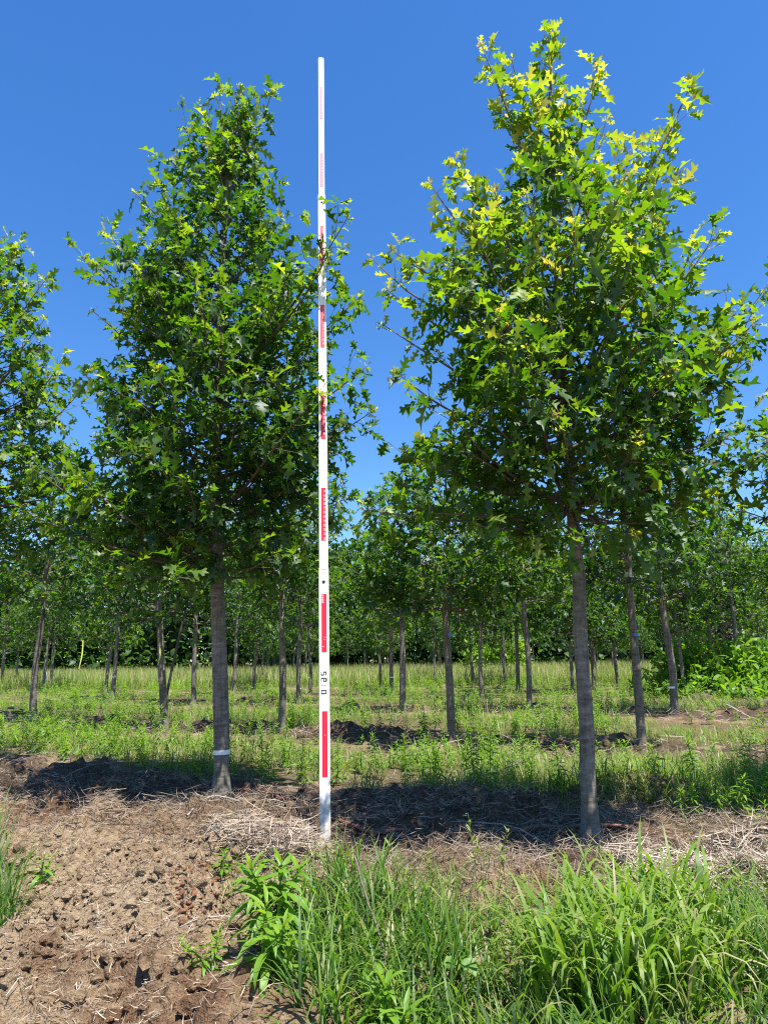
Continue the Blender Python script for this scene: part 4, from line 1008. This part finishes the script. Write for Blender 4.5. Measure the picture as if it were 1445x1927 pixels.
tag(q.build('soil_crumbs', M_SOIL, kind='stuff'), 'crumbled clay lumps on the mound and heap beside the oaks', 'soil crumbs')
n = 2600; Y = 6 + r.random(n) * 9; X = r.uniform(-.68, .68, n) * (Y + 1); w_ = row_w(X, Y); ok = np.min([np.abs(w_ - q_ - .2) for q_ in ROWS[1:4]], axis=0) < .4
q = clods(int(ok.sum()), np.c_[X, Y][ok], LOGN(.03, .5, .09), 47)
tag(q.build('soil_crumbs', M_SOIL, kind='stuff'), 'clods of turned earth along the far tree rows', 'soil crumbs')
q = clods(900, region(900, [(300, 1685), (400, 1675), (455, 1730), (440, 1800), (340, 1775)], 71), LOGN(.0075, .5, .02), 72)
tag(q.build('soil_crumbs', M_CLAY, smooth=False, kind='stuff'), 'crumbled moist red clay around the pit at lower left', 'soil crumbs')
q = clods(330, region(330, [(-100, 1630), (560, 1640), (560, 1740), (440, 2050), (-200, 2100)], 61, .42, 2.2), LOGN(.030, .42, .075), 62)
tag(q.build('soil_crumbs', M_SOIL, smooth=False, kind='stuff'), 'broken slabs of dry earth among the crumbs at lower left', 'soil crumbs')
for k, (px, py, s, lab) in enumerate([(190, 1692, .045, 'pale flat clod of earth left of the reddish pit'), (275, 1840, .05, 'long pale clod near the bottom of the bare soil'), (40, 1850, .06, 'big crusty clod at the lower left corner'),
                                      (380, 1790, .035, 'dark red clod inside the crumbled pit'), (350, 1880, .05, 'rounded clod beside the tiny feathery weed'), (250, 1665, .04, 'clod with a split face in the middle of the bare soil'),
                                      (120, 1770, .045, 'low clod half sunk in the left part of the soil'), (1185, 1500, .05, 'reddish clod on top of the mound by the broad oak'), (440, 1725, .045, 'dark clod at the right rim of the pit'),
                                      (545, 1560, .05, 'yellowish lump on the sandy heap beside the pole')]):
    x, y = spot(px, py); q = MB(); v, f = clod(600 + k, .55); q.add(v * s, f, 0.0)
    o = q.build('soil_clod', M_SOIL); o.location = (x, y, float(ground_z(x, y)) - s * .12); o.rotation_euler = (rng.normal(0, .2), rng.normal(0, .2), rng.uniform(0, 6.28)); tag(o, lab, 'clod', 'clods on the bare soil')

def stick(name, label, pts, rad, mat, cat='stick', lift=.012, forks=0, seed=0, group='fallen sticks'):
    P = []
    for px, py, h in pts:
        x, y = spot(px, py); P.append([x, y, float(ground_z(x, y)) + lift + h])
    path = smooth_path(P, 16); path += np.random.default_rng(seed).normal(0, rad * .35, path.shape)
    q = MB(); q.add(*tube(path, np.linspace(rad, rad * .45, 16), 8, .1, seed))
    o = q.build(name, mat); tag(o, label, cat, group)
    r = np.random.default_rng(seed)
    for k in range(forks):
        i = int(r.integers(4, 13)); d = unit(path[i + 1] - path[i]); sd = unit(np.cross(d, [0, 0, 1])) * r.choice([-1, 1])
        L = r.uniform(.12, .32); e = path[i] + (d * .7 + sd * .6 + [0, 0, r.uniform(.05, .4)]) * L
        q = MB(); q.add(*tube(smooth_path([path[i], (path[i] + e) / 2 + r.normal(0, .015, 3), e], 6), np.linspace(rad * .5, rad * .15, 6), 6)); q.build('side_twig', mat, o)
    return o
stick('fallen_stick', 'long pale stick lying across the shade left of the broad oak', [(782, 1540, .03), (870, 1558, .03), (960, 1580, .025), (1050, 1608, .02)], .0055, M_STICK, seed=1)
stick('fallen_branch', 'dark forked dead branch on the weeds edge in the middle', [(820, 1525, .02), (880, 1500, .06), (950, 1480, .1), (1010, 1462, .14)], .007, M_DSTICK, 'branch', forks=6, seed=2)
stick('fallen_branch', 'second dark dead branch lower beside the forked one', [(800, 1540, .01), (880, 1522, .03), (970, 1500, .06)], .006, M_DSTICK, 'branch', forks=5, seed=3)
stick('fallen_stick', 'thin curved stick on the bare soil left of the lance leaved weed', [(235, 1770, .0), (300, 1782, .008), (370, 1786, .008), (450, 1784, .01)], .004, M_STICK, seed=4)
stick('fallen_stick', 'grey stick slanting from the straw heap to the grass', [(450, 1618, .01), (505, 1650, .015), (545, 1690, .01), (590, 1725, .01)], .0042, M_STICK, seed=5)
stick('fallen_stick', 'pale bleached twig with forks right of the tall oak foot', [(350, 1575, .01), (400, 1550, .03), (470, 1545, .02), (500, 1560, .01)], .005, M_STICK, forks=4, seed=6)
stick('fallen_stick', 'bleached twigs at the left edge behind the hose', [(10, 1470, .02), (60, 1460, .05), (110, 1470, .04), (130, 1500, .01)], .005, M_STICK, forks=4, seed=7)
stick('fallen_stick', 'stick in the right row of straw far back', [(1370, 1348, .05), (1410, 1358, .04), (1445, 1365, .02)], .012, M_STICK, seed=8)
stick('fallen_stick', 'grey stem leaning in the fine grass before the pole', [(668, 1745, .16), (690, 1790, .12), (720, 1860, .08), (730, 1890, .02)], .004, M_DSTICK, seed=9)
stick('fallen_stick', 'short pale stick at the foot of the second row oak with the blue band', [(800, 1425, .02), (850, 1412, .05), (890, 1400, .08)], .006, M_STICK, seed=10)
stick('fallen_stick', 'dark thin stick on the shaded straw beside the pole', [(640, 1585, .01), (690, 1590, .02), (740, 1575, .02), (770, 1570, .01)], .004, M_DSTICK, seed=11)
pts = [(-40, 1472, .0), (40, 1484, .012), (92, 1502, .004), (140, 1508, -.02), (260, 1500, -.02), (370, 1492, .012), (440, 1493, .02), (500, 1502, .015), (560, 1528, .012), (600, 1545, -.004), (650, 1566, .008), (700, 1578, .008), (760, 1580, .0),
       (860, 1572, -.02), (1000, 1566, .006), (1060, 1562, .01), (1180, 1566, .006), (1240, 1572, -.03), (1500, 1590, -.05)]
P = []
for px, py, h in pts:
    x, y = spot(px, py); P.append([x, y, float(ground_z(x, y)) + .008 + h])
q = MB(); q.add(*tube(smooth_path(P, 140), .009, 10)); tag(q.build('drip_hose', M_HOSE), 'reddish brown drip hose half buried along the row of oaks', 'hose')
q = MB(); x, y = spot(468, 1537); z = float(ground_z(x, y)); q.add(*tube(np.array([[-.12, .03, .02], [-.06, .01, .03], [0, 0, .035], [.07, -.01, .03], [.13, -.02, .02]]), [.02, .042, .046, .042, .018], 10, .25, 4))
o = q.build('mossy_log', M_MOSS); o.location = (x, y, z); tag(o, 'short mossy dark log in the shade at the tall oak foot', 'log')

# things in the rows behind: stake, ribbons, marker
x, y = spot(298, 1378); z = float(ground_z(x, y)); q = MB(); q.add(*tube(np.array([[0, 0, -.05], [.12, .04, .8], [.28, .08, 1.75]]), .017, 8)); o = q.build('tree_stake', M_STAKE); o.location = (x, y, z)
tag(o, 'thin dark stake leaning against the trunk left of the tall oak', 'stake')
def ribbon(px, y0, y1, depth, label, w=.022, dx=0):
    a, b = at(px, y0, depth), at(px + dx, y1, depth); path = smooth_path([a, (a + b) / 2 + [.015, .01, 0], b], 9); q = MB()
    s = np.array([w / 2, .004, 0]); tw = np.linspace(0, 1.2, 9); S = np.c_[np.cos(tw) * w / 2, np.sin(tw) * w / 2, np.zeros(9)]
    V = np.vstack([path + S, path - S]); i = np.arange(8); q.add(V, np.c_[i, i + 1, i + 10, i + 9]); tag(q.build('flagging_ribbon', M_RIBBON), label, 'ribbon')
ribbon(157, 1205, 1259, 12.5, 'long yellow ribbon hanging from a crown before the dark wood at left', .020, -8)
ribbon(301, 1215, 1252, 9.1, 'short yellow ribbon hanging beside the staked oak', .014, -4)
x, y = spot(632, 1285); q = MB(); q.add(*box(0, 0, .2, .05, .03, .45)); o = q.build('marker_stake', M_WHITE, smooth=False); o.location = (x, y, float(ground_z(x, y))); tag(o, 'short white marker stake in the meadow right of the pole', 'stake')
